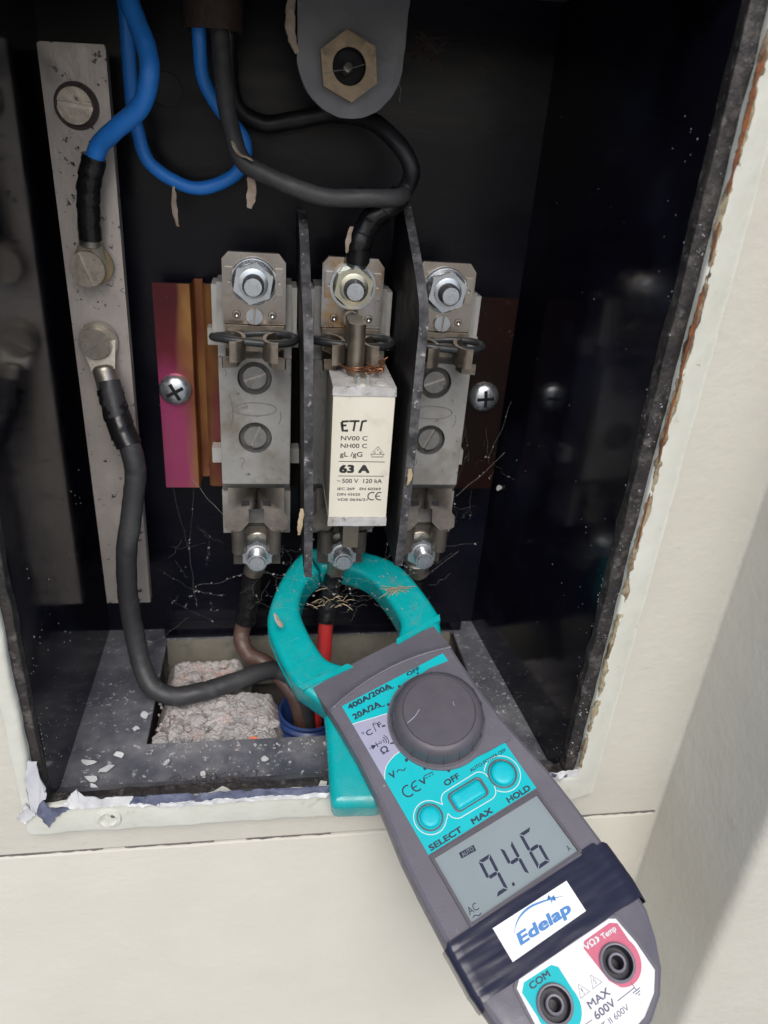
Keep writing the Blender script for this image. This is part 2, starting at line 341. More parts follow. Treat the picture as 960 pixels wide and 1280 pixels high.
def move(bm, M4):
    bmesh.ops.transform(bm, matrix=M4, verts=bm.verts); return bm
def jag(bm, amp, sc_=.5, seed=0):
    for v in bm.verts:
        p = v.co * sc_ + Vector((seed, seed * 1.7, 3))
        v.co += Vector((noise.noise(p), noise.noise(p + Vector((9, 0, 0))), noise.noise(p + Vector((0, 9, 0))))) * amp
    return bm
def slot_head(c, r, h, axis=(0, -1, 0), ang=0, sw=.9, m='old_screw', parent=None, name='screw', dome=.15):
    bm = lathe([(r, 0), (r, h * .55), (0, h * .55)], seg=28, axis=(0, 0, 1))
    for f in bm.faces: f.material_index = 1
    for s in (-1, 1):
        poly = [(r * math.cos(a), s * math.sqrt(max(0, r * r - (r * math.cos(a)) ** 2))) for a in [PI * k / 14 for k in range(15)]]
        a0 = math.asin(min(.9, sw / r)); pts = [(r * math.cos(t) , r * math.sin(t)) for t in [a0 + (PI - 2 * a0) * k / 14 for k in range(15)]]
        if s < 0: pts = [(-x, -y) for x, y in pts]
        b2 = prism(pts, h * .5, h, tf=lambda a, b, hh: (a, b, hh)); bev(b2, .35 if r > 5 else .15, 3, 50)
        me = bpy.data.meshes.new('t'); b2.to_mesh(me); b2.free(); bm.from_mesh(me); bpy.data.meshes.remove(me)
    x, y, z = frame_axes(axis); R = Matrix((x, y, z)).transposed().to_4x4() @ Matrix.Rotation(ang, 4, 'Z'); R.translation = Vector(c)
    move(bm, R); return part(name, bm, [m, 'slot_floor'], parent)
def hexpts(af, rot=0): return [(af / math.sqrt(3) * math.cos(PI / 3 * i + rot), af / math.sqrt(3) * math.sin(PI / 3 * i + rot)) for i in range(6)]
def nut(c, af, h, parent, m='zinc', rot=.2, flange=0, name='nut'):
    bm = prism([(c[0] + a, c[2] + b) for a, b in hexpts(af, rot)], c[1], c[1] - h); bev(bm, af * .06, 2, 40)
    if flange: lathe([(flange, 0), (flange, .8), (flange * .86, 1.6), (0, 1.6)], c, seg=36, bm=bm)
    lathe([(af * .44, h - .2), (af * .36, h + .25), (0, h + .25)], c, seg=28, bm=bm)
    return part(name, bm, m, parent)
def bolt(c, r, h, parent, m='zinc', name='bolt', pitch=1.1):
    prof = [(r * .9, 0)]; z = 0
    while z < h - 1.0:
        prof += [(r * .88, z), (r, z + pitch * .5)]; z += pitch
    prof += [(r * .88, h - .7), (r * .8, h), (0, h + .05)]
    return part(name, lathe(prof, c, seg=28), m, parent, smooth=28)
def washer(c, r, h, parent, m='zinc', name='washer'):
    return part(name, lathe([(r, 0), (r, h * .7), (r - .35, h), (0, h)], c, seg=40), m, parent)
def pan_cross(c, r, parent, m='zinc', name='screw', ang=.6):
    bm = lathe([(r, 0), (r * .97, r * .18), (r * .85, r * .38), (r * .62, r * .52), (r * .3, r * .6), (0, r * .62)], c, seg=32)
    o = part(name, bm, m, parent)
    b2 = new()
    for k in range(2):
        a = ang + k * PI / 2
        q = [Vector((math.cos(a) * s * r * .55 - math.sin(a) * t * r * .1, math.sin(a) * s * r * .55 + math.cos(a) * t * r * .1)) for s, t in ((-1, -1), (1, -1), (1, 1), (-1, 1))]
        prism([(c[0] + p.x, c[2] + p.y) for p in q], c[1] - r * .2, c[1] - r * .635 - k * .02, bm=b2)
    part('cross_recess', b2, 'dark', o)
    return o
FONT_TMP = {}
def text_mesh(s, bold=0.0, shear=0.):
    cu = bpy.data.curves.new('lettering', 'FONT'); cu.body = s; cu.size = 1.0; cu.resolution_u = 3; cu.extrude = 0; cu.offset = bold; cu.shear = shear
    ob = bpy.data.objects.new('lettering', cu); COL.objects.link(ob)
    dg = bpy.context.evaluated_depsgraph_get(); me = bpy.data.meshes.new_from_object(ob.evaluated_get(dg))
    bpy.data.objects.remove(ob); bpy.data.curves.remove(cu)
    bm = new(); bm.from_mesh(me); bpy.data.meshes.remove(me)
    return bm
def lettering(s, x0, x1, y0, y1, tf, m, parent, bold=.008, shear=0., rot=0., name='lettering', ref=None):
    """Text fitted to x0..x1 with its capitals from y0 to y1; tf maps (a,b) to the surface. bold = extra stroke width in em, laid as shifted passes."""
    r = text_mesh(ref or 'H'); cap = max(v.co.y for v in r.verts); r.free()
    o = Vector(tf(0, 0)); nrm = (Vector(tf(1, 0)) - o).cross(Vector(tf(0, 1)) - o).normalized()
    out = new(); passes = [(0, 0)] + ([(bold, 0), (0, bold), (bold, bold)] if bold > .012 else [])
    for k, (dx, dy) in enumerate(passes):
        bm = text_mesh(s, 0, shear)
        xs = [v.co.x for v in bm.verts]; a, b = min(xs), max(xs) + (bold if len(passes) > 1 else 0)
        for v in bm.verts:
            px = (v.co.x + dx - a) / (b - a) * (x1 - x0); py = (v.co.y + dy) / (cap + (bold if len(passes) > 1 else 0)) * (y1 - y0)
            q = Vector((px * math.cos(rot) - py * math.sin(rot) + x0, px * math.sin(rot) + py * math.cos(rot) + y0))
            v.co = Vector(tf(q.x, q.y)) + nrm * .006 * k
        me = bpy.data.meshes.new('t'); bm.to_mesh(me); bm.free(); out.from_mesh(me); bpy.data.meshes.remove(me)
    return part(name, out, m, parent, smooth=0)
def stroke(pts, wd, tf, bm=None, close=False):
    """Flat ribbon along a path in the printed plane."""
    bm = bm or new(); P = [Vector((p[0], p[1])) for p in pts]; n = len(P); L = []; R = []
    for i, p in enumerate(P):
        if close: d = P[(i + 1) % n] - P[i - 1]
        else: d = P[min(i + 1, n - 1)] - P[max(i - 1, 0)]
        d.normalize(); nn = Vector((-d.y, d.x)) * wd / 2
        L.append(bm.verts.new(tf(*(p + nn)))); R.append(bm.verts.new(tf(*(p - nn))))
    for i in range(n if close else n - 1):
        j = (i + 1) % n; bm.faces.new((L[i], L[j], R[j], R[i]))
    return bm
def poly(pts, tf, bm=None):
    bm = bm or new(); f = bm.faces.new([bm.verts.new(tf(*p)) for p in pts]); bmesh.ops.triangulate(bm, faces=[f]); return bm
def arc(cx_, cy_, r, a0, a1, n=18, ry=None): return [(cx_ + r * math.cos(math.radians(a0 + (a1 - a0) * i / n)), cy_ + (ry or r) * math.sin(math.radians(a0 + (a1 - a0) * i / n))) for i in range(n + 1)]
def rrect(x0, x1, y0, y1, r, n=6):
    out = []
    for cx_, cy_, a in ((x1 - r, y1 - r, 0), (x0 + r, y1 - r, 90), (x0 + r, y0 + r, 180), (x1 - r, y0 + r, 270)): out += arc(cx_, cy_, r, a, a + 90, n)
    return out
def copy_tree(o, parent=None):
    c = o.copy(); COL.objects.link(c); c.parent = parent
    for ch in o.children: copy_tree(ch, c)
    return c

# ------------------------------------------------------------------ the wall round the box
def wall():
    t = thing('plastered_wall', 'cream painted plaster wall with a niche around the open fuse box', 'wall', (0, -74, -700))
    def sweep(prof, z0, z1, bm, nz=1):
        rows = [[bm.verts.new((x, y, z0 + (z1 - z0) * k / nz)) for x, y in prof] for k in range(nz + 1)]
        for a, b in zip(rows, rows[1:]):
            for i in range(len(prof) - 1): bm.faces.new((a[i], a[i + 1], b[i + 1], b[i]))
    Y = -74; G0, G1 = -135.6, -136.8
    fil = [(127 - 1.5 + 1.5 * math.sin(a), Y - 1.5 + 1.5 * math.cos(a)) for a in [PI / 2 * k / 5 for k in range(6)]]
    nose = [(127, -121)] + [(131 - 4 * math.cos(a), -121 - 4.5 * math.sin(a)) for a in [PI / 2 * k / 5 for k in range(1, 6)]]
    full = [(-600, Y)] + [(-113 + (208) * k / 12, Y) for k in range(13)] + [(110, Y)] + fil + nose + [(200, -125.5), (600, -125.5)]
    rightp = [(95.3, Y), (110, Y)] + fil + nose + [(200, -125.5), (600, -125.5)]
    bm = new()
    sweep([(-600, Y), (-300, Y), (-113.3, Y)], -122.5, 800, bm)
    sweep(rightp, -122.5, 800, bm)
    sweep([(x, y) for x, y in full if x <= 95.3], 152, 800, bm)
    sweep(full, G0, -122.5, bm)
    # lower course: its top edge rolls back into the joint, and it stands a little proud
    low = [(x, y - .35) if y == Y else (x, y) for x, y in full]
    nz = 5
    prev = None
    for k in range(nz + 1):
        a = PI / 2 * k / nz
        row = [bm.verts.new((x, y + (3.0 * (1 - math.sin(a)) if x < 122 else 0), G0) if x >= 125.6 else (x, y + 3.0 * (1 - math.sin(a)), G1 - 1.0 * (1 - math.cos(a)) + .55 * noise.noise(Vector((x * .04, 0, 0))) + .3 * noise.noise(Vector((x * .21, 5, 0))))) for x, y in low]
        if prev:
            for i in range(len(row) - 1): bm.faces.new((prev[i], prev[i + 1], row[i + 1], row[i]))
        prev = row
    row = [bm.verts.new((x, y, -1320)) for x, y in low]
    for i in range(len(row) - 1): bm.faces.new((prev[i], prev[i + 1], row[i + 1], row[i]))
    sweep([(-600, Y + 6), (127, Y + 6)], -142, -130, bm)
    bmesh.ops.remove_doubles(bm, verts=bm.verts, dist=.01)
    part('plaster', bm, 'wall', t, smooth=50)
    # dirt packed in the joint
    g = new(); n = 90
    for (x0, x1) in ((-128, -92), (-84, -52), (-40, -8), (15, 60), (84, 127)):
        k = int((x1 - x0) / 1.5); ps = []
        for i in range(k + 1):
            x = x0 + (x1 - x0) * i / k; ps.append((x, Y + .75, -136.2 + .35 * noise.noise(Vector((x * .3, 1, 1)))))
        tube(ps, lambda t_: .85 + .35 * noise.noise(Vector((t_ * 30, x0, 0))), seg=6, bm=g, n=1, wob=.5)
    part('joint_dirt', g, 'cavity', t)
    return t
wall()

# ------------------------------------------------------------------ the fuse box let into the wall
XL, XRB, XRF, YB, YF = -106.5, 71.5, 80.0, 32.0, -72.0
ZF, ZT = -115.0, 150.0
def fuse_box():
    t = thing('fuse_box', 'open black steel fuse box with peeling cream frame, let into the wall', 'fuse box', (0, YB, ZF))
    part('back_panel', box(XL - 2, XRB + 3, YB, YB + 1.5, ZF - 1, ZT), 'box_back', t)
    bm = lathe([(5.4, 0), (5.4, .25), (5.2, .3), (0, .3)], (-66, YB, 113), seg=36)
    part('knockout', bm, 'box_back', t, smooth=5)
    part('side_panel', box(XL - 1.5, XL, YF, YB, ZF - 1, ZT), 'box', t)
    bm = prism([(XRB, YB), (XRF, YF), (XRF + 1.5, YF), (XRB + 1.5, YB)], ZF - 1, ZT, tf=lambda a, b, h: (a, b, h))
    part('side_panel', bm, 'box', t)
    part('top_panel', box(XL, XRF, YF, YB, ZT, ZT + 1.5), 'box_back', t)
    part('door_stop', box(XL + 1, XRF - 3, YF + 4, YF + 8, 139, ZT - .1, .6), 'box_back', t)
    # floor with its rectangular cut-out
    hx0, hx1, hy0, hy1 = -79, 60, -44, 24
    bm = new()
    for a in ((XL, hx0, YF, YB), (hx1, XRF, YF, YB), (hx0, hx1, YF, hy0), (hx0, hx1, hy1, YB)):
        box(a[0], a[1], a[2], a[3], ZF - 1.5, ZF, bm=bm)
    bmesh.ops.remove_doubles(bm, verts=bm.verts, dist=.01)
    part('floor_panel', bm, 'box_floor', t)
    part('floor_ridge', box(hx0 - 1, hx1 + 4, 24.5, YB - .2, ZF + .1, ZF + 5, .8), 'box', t)
    part('floor_fold', prism([(YF, ZF), (YF + 8.5, ZF), (YF + 8, ZF + .4), (YF + 2.5, ZF + 3.6), (YF, ZF + 4.2)], XL, XRF, .3, tf=lambda a, b, h: (h, a, b)), 'box_floor', t)
    # steel lip facing out, then the cream frame round it
    def ring4(i, o, y0, y1, z=None):
        """four mitred bars; i,o = (x0,x1,z0,z1)"""
        A = [(i[0], i[2]), (i[1], i[2]), (i[1], i[3]), (i[0], i[3])]; B = [(o[0], o[2]), (o[1], o[2]), (o[1], o[3]), (o[0], o[3])]
        return A, B
    def bars(i, o, y0, y1, bm, sub=40):
        A, B = ring4(i, o, y0, y1)
        for k in range(4):
            j = (k + 1) % 4; prof = [(A[k], A[j], y1), (A[k], A[j], y0), (B[k], B[j], y0), (B[k], B[j], y1)]
            rows = []
            for p, q, y in prof: rows.append([bm.verts.new((p[0] + (q[0] - p[0]) * s / sub, y, p[1] + (q[1] - p[1]) * s / sub)) for s in range(sub + 1)])
            for a, b in zip(rows, rows[1:]):
                for s in range(sub): bm.faces.new((a[s], a[s + 1], b[s + 1], b[s]))
        bmesh.ops.remove_doubles(bm, verts=bm.verts, dist=.01); return bm
    lip_i = (XL, XRF, ZF + 4, ZT - 3); lip_o = (XL - 3.6, XRF + 5, -108.2, ZT + 1)
    bm = bars(lip_i, lip_o, -76.0, YF, new()); bev(bm, .5, 2, 60); jag(bm, .45, .5, 2); jag(bm, .5, .13, 6)
    part('steel_lip', bm, 'box_lip', t)
    fi = (lip_o[0] + .6, lip_o[1] - .4, -108.6, ZT); fo = (-115, 95, -122.2, ZT + 20)
    bm = bars(fi, fo, -78.5, -73.2, new(), 60); bev(bm, 1.6, 4, 60); jag(bm, .5, .12, 5); jag(bm, .18, .8, 8)
    for v in bm.verts:
        if v.co.x > 86: v.co.y += (min(1, (v.co.x - 86) / 8.5)) * max(0, -75.4 - v.co.y)
    part('cream_frame', bm, 'frame', t, smooth=60)
    # raised inner bead of the right hand jamb: yellowed paint build-up beside the steel lip
    bm = new(); ps = [(XRF + 5.6 + .7 * noise.noise(Vector((z * .05, 0, 0))), -77.6, z) for z in range(-104, 150, 4)]
    tube(ps, lambda q: 1.0 + .5 * noise.noise(Vector((q * 40, 2, 0))) + .25 * noise.noise(Vector((q * 150, 5, 0))), seg=8, bm=bm, n=5, wob=.4)
    part('paint_bead', bm, 'old_cream', t)
    # rust showing along that edge
    def jstrip(x, z0, z1, wd, y, seed, horiz=False):
        bm = new(); n = max(6, int(abs(z1 - z0) / .9)); A = []; B = []
        for i in range(n + 1):
            z = z0 + (z1 - z0) * i / n; e = max(0., math.sin(PI * i / n)) ** .4
            a = wd * (.25 + .75 * abs(noise.noise(Vector((z * .35, seed, 0))) + .4)) * e
            c = .5 * noise.noise(Vector((z * .12, seed, 9)))
            p, q = (c + x - a / 2, c + x + a / 2)
            A.append(bm.verts.new((z, y, p) if horiz else (p, y, z))); B.append(bm.verts.new((z, y - .15, q) if horiz else (q, y - .15, z)))
        for i in range(n): bm.faces.new((A[i], A[i + 1], B[i + 1], B[i]))
        r = bmesh.ops.extrude_face_region(bm, geom=bm.faces[:])
        bmesh.ops.translate(bm, vec=(0, -.25, 0), verts=[v for v in r['geom'] if isinstance(v, bmesh.types.BMVert)])
        return bm
    for z0, z1, wd in ((22, 48, 1.0), (46, 74, 1.7), (-8, 12, .8), (80, 90, .9), (96, 128, 1.9)):
        part('rust_streak', jstrip(XRF + 4.4, z0, z1, wd, -79.2, z0), 'rust', t)
    # flaked paint along the sill: ragged thin sheets of white top coat over scraped blue-black primer
    def ragged(pts, y, th, seed, amp=.7):
        out = []; n = len(pts)
        for i in range(n):
            p, q = Vector(pts[i]), Vector(pts[(i + 1) % n]); k = max(1, int((q - p).length / 1.1)); d = (q - p).normalized(); nn = Vector((-d.y, d.x))
            for j in range(k):
                t_ = p.lerp(q, j / k); w_ = t_ * .9
                out.append(t_ + nn * amp * (noise.noise(Vector((w_.x, w_.y, seed))) + .5 * noise.noise(Vector((w_.x * 2.7, w_.y * 2.7, seed)))) + d * .2 * noise.noise(Vector((w_.x * 2, 3, seed))))
        bm = new()
        lo = [bm.verts.new((p.x, y, p.y)) for p in out]; hi = [bm.verts.new((p.x, y - th - .25 * abs(noise.noise(Vector((p.x * .2, p.y * .2, seed)))), p.y)) for p in out]
        n = len(out)
        f = [bm.faces.new(hi)] + [bm.faces.new((lo[i], lo[(i + 1) % n], hi[(i + 1) % n], hi[i])) for i in range(n)]
        bmesh.ops.triangulate(bm, faces=f[:1]); bmesh.ops.subdivide_edges(bm, edges=bm.edges[:], cuts=1, use_grid_fill=True)
        for v in bm.verts:
            q = noise.noise(Vector((v.co.x * .22, v.co.z * .22, seed + 3))) + .4 * noise.noise(Vector((v.co.x * .7, v.co.z * .7, seed)))
            v.co.y -= max(0, q) * 1.7
        return bm
    part('paint_flaking', ragged([(-109.2, -85.8), (-106.5, -86.3), (-106.5, -93.6), (-105.2, -98.5), (-105.7, -102.9), (-108.1, -105.0), (-109.7, -109.5), (-111.1, -108.2), (-111.2, -101.7), (-111.1, -94.3)], -78.9, .5, 2), 'chip_blend', t)
    part('paint_flaking', ragged([(-112.6, -104.6), (-111.5, -107.4), (-110.1, -110.6), (-114.0, -114.2), (-116.5, -112.0), (-115.0, -109.0)], -78.9, .4, 3), 'chip_white', t)
    part('bare_primer', ragged([(-108.6, -105.3), (-106.7, -104.0), (-105.9, -107.9), (-102.0, -107.5), (-97.6, -107.9), (-103.8, -112.0), (-106.6, -117.6), (-107.5, -116.4), (-109.8, -110.2)], -78.8, .3, 4), 'chip_blue', t)
    part('paint_flaking', ragged([(-97.6, -107.9), (-101.1, -106.8), (-95.3, -98.9), (-95.5, -103.1), (-87.3, -104.5), (-77.5, -104.6), (-78.9, -107.6), (-69.0, -108.8), (-69.1, -110.0), (-82.4, -108.4), (-93.0, -108.7)], -78.95, .45, 5, .5), 'chip_white', t)
    part('bare_primer', ragged([(-77.6, -105.0), (-66.1, -104.8), (-41.5, -104.9), (-13.3, -105.3), (8, -105.5), (40, -105.5), (80, -105), (80, -107), (40, -108), (8, -108.2), (-13.2, -108.1), (-41.6, -108.5), (-69.0, -108.8), (-78.9, -107.6)], -78.85, .3, 6, .5), 'chip_blue', t)
    part('paint_flaking', ragged([(-69.0, -108.5), (-41.6, -108.1), (-13.2, -108.1), (8, -108), (8, -109.7), (-13.2, -110.1), (-41.6, -110.1), (-69.1, -110.4)], -79.0, .4, 7, .45), 'chip_white', t)
    part('paint_flaking', ragged([(60, -106.5), (84, -104), (84.6, -107), (79, -107.4), (79, -109.4), (60, -108.6)], -79.0, .4, 9, .5), 'chip_white', t)
    # filled screw hole in the sill
    bm = lathe([(4.6, 0), (4.3, .7), (3.2, .9), (2.6, .5), (1.2, .45), (0, .6)], (-87, -78.4, -115.2), seg=24); jag(bm, .5, .5, 4)
    o = part('screw', bm, 'frame', t)
    bm = lathe([(.9, 0), (.7, .5), (0, .55)], (-85.2, -78.9, -113.6), seg=10); part('slot', bm, 'cavity', o)
    return t
fuse_box()

bm = new(); bm.faces.new([bm.verts.new(p) for p in ((-60000, -90000, -1300), (60000, -90000, -1300), (60000, 20, -1300), (-60000, 20, -1300))])
part('ground', bm, mat('grey_paving', (.30, .29, .27), (.24, .235, .22), .9, nscale=3, bump=2, bscale=40), None, smooth=0, kind='structure')  # unseen ground, added so the metal does not reflect black

# the hole under the box: rough cavity, boards, mortar, conduit
def cavity():
    t = thing('wall_cavity', 'rough dirt-lined hole in the wall under the floor of the box', 'cavity', (0, 0, -165))
    bm = new()
    for a in ((-84, -82, -50, 30, -165, -116.6), (64, 66, -50, 30, -165, -116.6), (-84, 66, -52, -50, -165, -116.6), (-84, 66, 27, 29, -165, -116.6), (-84, 66, -52, 29, -167, -165)):
        box(*a, bm=bm)
    part('cavity_lining', bm, 'cavity', t)
cavity()
def mound(x0, x1, y0, y1, z0, top, n=46, amp=2.2, seed=0, edge=5.):
    bm = new(); g = []
    for j in range(n + 1):
        row = []
        for i in range(n + 1):
            u, v = i / n, j / n; x, y = x0 + (x1 - x0) * u, y0 + (y1 - y0) * v
            e = min(u, 1 - u, v, 1 - v) * 2; e = min(1, e * edge)
            q = Vector((x * .06, y * .06, seed))
            h = noise.noise(q) * amp + noise.noise(q * 3.1) * amp * .5 + noise.noise(q * 8) * amp * .28
            h += max(0, noise.noise(q * 5 + Vector((4, 4, 4)))) * amp * .3 + noise.noise(q * 22) * amp * .16 + noise.noise(q * 47) * amp * .09
            row.append(bm.verts.new((x + noise.noise(q * 4 + Vector((7, 0, 0))) * 1.5, y + noise.noise(q * 4 + Vector((0, 7, 0))) * 1.5, z0 + (top - z0 + h) * (e ** .5))))
        g.append(row)
    for j in range(n):
        for i in range(n): bm.faces.new((g[j][i], g[j][i + 1], g[j + 1][i + 1], g[j + 1][i]))
    return bm
o = part('mortar_lump', mound(-80, -24, -49, -11, -138, -116.2, 120, 3.0, 1.3, 3.4), 'concrete', None, smooth=60)
tag(o, 'pale grey crumbly mortar lump in the front left of the floor opening', 'mortar')
o = part('mortar_lump', mound(-79, -40, -10, 15, -137, -119.5, 80, 3.2, 5.2, 3.4), 'concrete', None, smooth=60)
tag(o, 'smaller grey mortar lump behind the thick cable, against the tan board', 'mortar')
o = part('mortar_lump', mound(12, 62, -46, 10, -140, -124, 40, 3.5, 8.2), 'concrete', None, smooth=60)
tag(o, 'dusty mortar rubble below the opening, right of the clamp jaw', 'mortar')
bm = box(-79, 58, 21.5, 24.2, -142, -115.8, .4); jag(bm, .5, .05, 3)
tag(part('tan_board', bm, 'board'), 'flat tan board standing at the back of the floor opening', 'board')
o = thing('conduit_pipe', 'dark blue plastic conduit rising in the floor opening behind the jaw', 'conduit', (-14, -20, -165))
prof = [(13, 0)]
for k in range(10): prof += [(13.2, k * 4 + 1), (14.4, k * 4 + 2), (14.4, k * 4 + 3), (13.2, k * 4 + 4)]
prof += [(13.4, 41.5), (12.4, 42), (12, 41), (11.8, 6), (0, 6)]
part('pipe_wall', lathe(prof, (-14, -20, -164), (0, 0, 1), 40), 'conduit', o)

# ------------------------------------------------------------------ neutral bar on the left
def bus_bar():
    t = thing('neutral_bar', 'tall tarnished metal bus bar with slotted screws on the left', 'bus bar', (-91.5, YB, -86))
    bm = prism([(-102, 122), (-101.2, 122.6), (-82, 123.2), (-81.6, 122), (-83, -86), (-101.2, -86)], 12, 17, .4); 
    part('bar', bm, 'bus', t)
    for z in (112, -70): part('standoff', lathe([(6, 0), (6, 15)], (-92, YB, z), seg=24), 'ring', t)
    slot_head((-92.2, 12, 105.6), 5.4, 2.6, ang=-.1, sw=.8, parent=t)
    part('cup_washer', lathe([(7.0, 0), (7.0, .35), (6.6, .5), (5.7, .1), (0, .1)], (-92, 12, 105.6), seg=40), 'dark_ring', t)
    slot_head((-92.9, 8.6, 56), 5.9, 3.6, ang=-1.25, sw=.85, parent=t)
    slot_head((-93.2, 8.8, 30), 5.4, 3.2, ang=.55, sw=.75, parent=t)
    return t
bus_bar()

# ------------------------------------------------------------------ mounting rail
def rail():
    t = thing('mounting_rail', 'magenta and gold anodised mounting rail behind the three fuse holders', 'rail', (-74, YB, 0))
    prof = [(-73.5, 17.5), (-60.2, 17.5), (-59.6, 18.5), (-59.4, 29), (-56.2, 29), (-55.8, 20), (-54.2, 19), (45, 19), (46, 20), (46.2, 27), (49.4, 27), (49.8, 18.5), (50.6, 17.5), (66.5, 17.5)]
    P = [Vector((*p, 0)) for p in prof]; L, R = [], []
    for p in prof: L.append((p[0], p[1])); R.append((p[0], p[1] + 1.6))
    bm = prism(L + R[::-1], -32.5, 50.4, tf=lambda a, b, h: (a, b, h)); bev(bm, .25, 1, 60)
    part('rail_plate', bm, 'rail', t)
    for x, y in ((-67.2, 17.4), (57.4, 17.4)): pan_cross((x, y, 10), 6.4, t, ang=.5 if x < 0 else .1)
    return t
rail()

# ------------------------------------------------------------------ fuse bases
def fuse_base(x):
    t = thing('fuse_holder', 'x', 'fuse holder', (x, 24, -46), 'row of three fuse holders on the rail')
    c = x
    W = 13.4
    bm = prism([(18.9, 54), (5, 54), (4, 41), (3.6, 29), (3, 28), (3, -22.5), (5.5, -27.5), (5.5, -46), (18.9, -46)], c - W, c + W, .5, tf=lambda a, b, h: (h, a, b))
    for z0, z1, zc in ((9, 28, 20.6), (-22.5, 9, -3)):
        ringplate([(c - W + .3, z0), (c + W - .3, z0), (c + W - .3, z1), (c - W + .3, z1)], (c - .2, zc), 6.3, 3.05, 0, bm=bm)
    # sloping shoulder below the face and the foot below it
    prism([(0, -22.5), (3, -22.5), (5.4, -27.4), (4.6, -27.4)], c - W + .3, c + W - .3, bm=bm, tf=lambda a, b, h: (h, a, b))
    box(c - W - .2, c + W + .2, 3.6, 18, -46.6, -27.6, bm=bm)
    part('body', bm, 'base', t, smooth=30)
    for s in (-1, 1):
        part('side_wing', box(c + s * 13.3, c + s * 15.2, 5, 18, 35, 53, .7), 'base_side', t)
        for z in (33, -15): part('rail_clip', box(c + s * 12.5, c + s * 17.5, 11, 17, z - 3.2, z + 3.2, .6), 'base_side', t)
    for zc, an in ((20.6, .35), (-3, 1.15)):
        o = part('screw_well', lathe([(6.25, -.05), (6.2, -1.1), (5.9, -2.7), (0, -2.75)], (c - .2, .2, zc), seg=36, cap=False), 'well', t)
        slot_head((c - .2, 2.9, zc), 4.3, 2.2, ang=an, sw=.55, m='grey_screw', parent=t)
    e = new(); pts = [(c - .2 + 8 * math.cos(a), 9 + 2.6 * math.sin(a)) for a in [2 * PI * k / 40 for k in range(40)]]
    tube([(p[0], -.02, p[1] - .3) for p in pts], .22, seg=6, bm=e, n=1, smooth=False, close=True)
    part('raised_oval', e, 'emboss', t)
    bm = new(); FB = lambda a, b: (c + a, -.06, b)
    for p in ([(-9.6, 14), (-8.8, 11), (-8.4, 7), (-8.9, 3), (-9.8, 0)], [(-6.4, -12), (-5.0, -11.4), (-4.6, -13), (-5.6, -14.6), (-5.2, -16)], [(6.0, -15.6), (6.8, -16.6)], [(7.2, 26), (9.6, 24.6)], [(-11, 24), (-10.4, 22.2), (-10.9, 21)], [(8.6, 2.6), (9.6, 5.4), (9.2, 7.8)]): stroke([q[:2] for q in spline([(*k, 0) for k in p], 4)], .24, FB, bm)
    part('grime_mark', bm, 'well', t, smooth=0)
    # top terminal
    tp = [(c - 11, 40.5), (c + 11, 40.5), (c + 11, 62), (c + 8.6, 65), (c - 8.8, 65), (c - 11, 62.6)]
    part('terminal_plate', prism(tp, 3.6, .8, .3), 'tin', t)
    for s in (-1, 1): part('plate_slot', ringplate([(c + s * 8.7 - 1.3, 51), (c + s * 8.7 + 1.3, 51), (c + s * 8.7 + 1.3, 60), (c + s * 8.7 - 1.3, 60)], (c + s * 8.7, 55.5), .7, .85, -.5, nseg=12), 'tin', t)
    for s in (-1, 1): part('dimple', lathe([(1.5, 0), (1.3, .35), (.8, .4), (.4, .1), (0, 0)], (c + s * 6.3, .8, 43.8), seg=16), 'tin', t)
    slot_head((c, .8, 43.4), 2.9, 1.5, ang=1.5, sw=.4, m='zinc', parent=t)
    washer((c - .2, .75, 55.5), 8.1, 1.2, t); nut((c - .2, -.4, 55.5), 12.6, 4.6, t, rot=.35, flange=7.5); bolt((c - .2, -4.8, 55.3), 3.7, 5.4, t)
    # upper spring contact with its rubber ring
    tf = lambda a, b, h: (c + a, b, h)
    part('contact_seat', box(c - 10.5, c + 10.5, -.9, 3.4, 31, 40.2, .4), 'contact', t)
    for s in (-1, 1):
        path = [(s * 9.5, -.6), (s * 6.2, -2.6), (s * 4.2, -6), (s * 3.5, -11), (s * 4.0, -14.5), (s * 5.8, -17.2), (s * 8.2, -17.6)]
        b = strip([p[:2] for p in spline([(*p, 0) for p in path], 4)], 1.3, 31.5, 38.5, tf, .2)
        part('contact_prong', b, 'contact', t)
        part('contact_foot', strip([(s * 9.8, -1), (s * 8.0, -5), (s * 5.5, -8.5), (s * 6.4, -13), (s * 10.8, -14.6)], 1.3, 28.6, 32.4, tf, .2), 'contact', t)
    q = [(c + 14.4 * math.cos(a), -6.6 + 6.6 * math.sin(a), 37.3 + .5 * math.sin(2 * a)) for a in [2 * PI * k / 40 for k in range(40)]]
    part('rubber_ring', tube(q, 1.35, seg=12, n=1, smooth=False, close=True), 'ring', t)
    # lower contact: a sheet bent forward and down with two slots
    sl_ = math.radians(20)
    def tilt(a, b, h): return (c + a, -.6 + b * math.sin(sl_) + h * math.cos(sl_), -25.0 + b * math.cos(sl_) - h * math.sin(sl_))
    bm = new()
    half = [(3.0, -9.0), (3.0, -14), (8.2, -18.5), (9.2, -18.2), (12.6, -16), (12.8, -11.6), (11, -9.6), (11, 0), (0, 0), (0, -3.4), (3.2, -3.4), (3.2, -5.4), (6, -5.4), (6, -3.0), (7, -3.0), (7, -7), (3, -7)]
    for s in (-1, 1):
        h = [(s * a, b) for a, b in [(0, 1), (11, 1), (11, -8.6), (12.6, -10.6), (12.4, -15), (9.2, -17.0), (6.0, -16.4), (3.0, -13), (3.0, -7.4), (0, -7.4)]]
        prism(h, 0, -1.5, bm=bm, tf=tilt)
    bmesh.ops.remove_doubles(bm, verts=bm.verts, dist=.001)
    o = part('contact_plate', bm, 'contact_low', t)
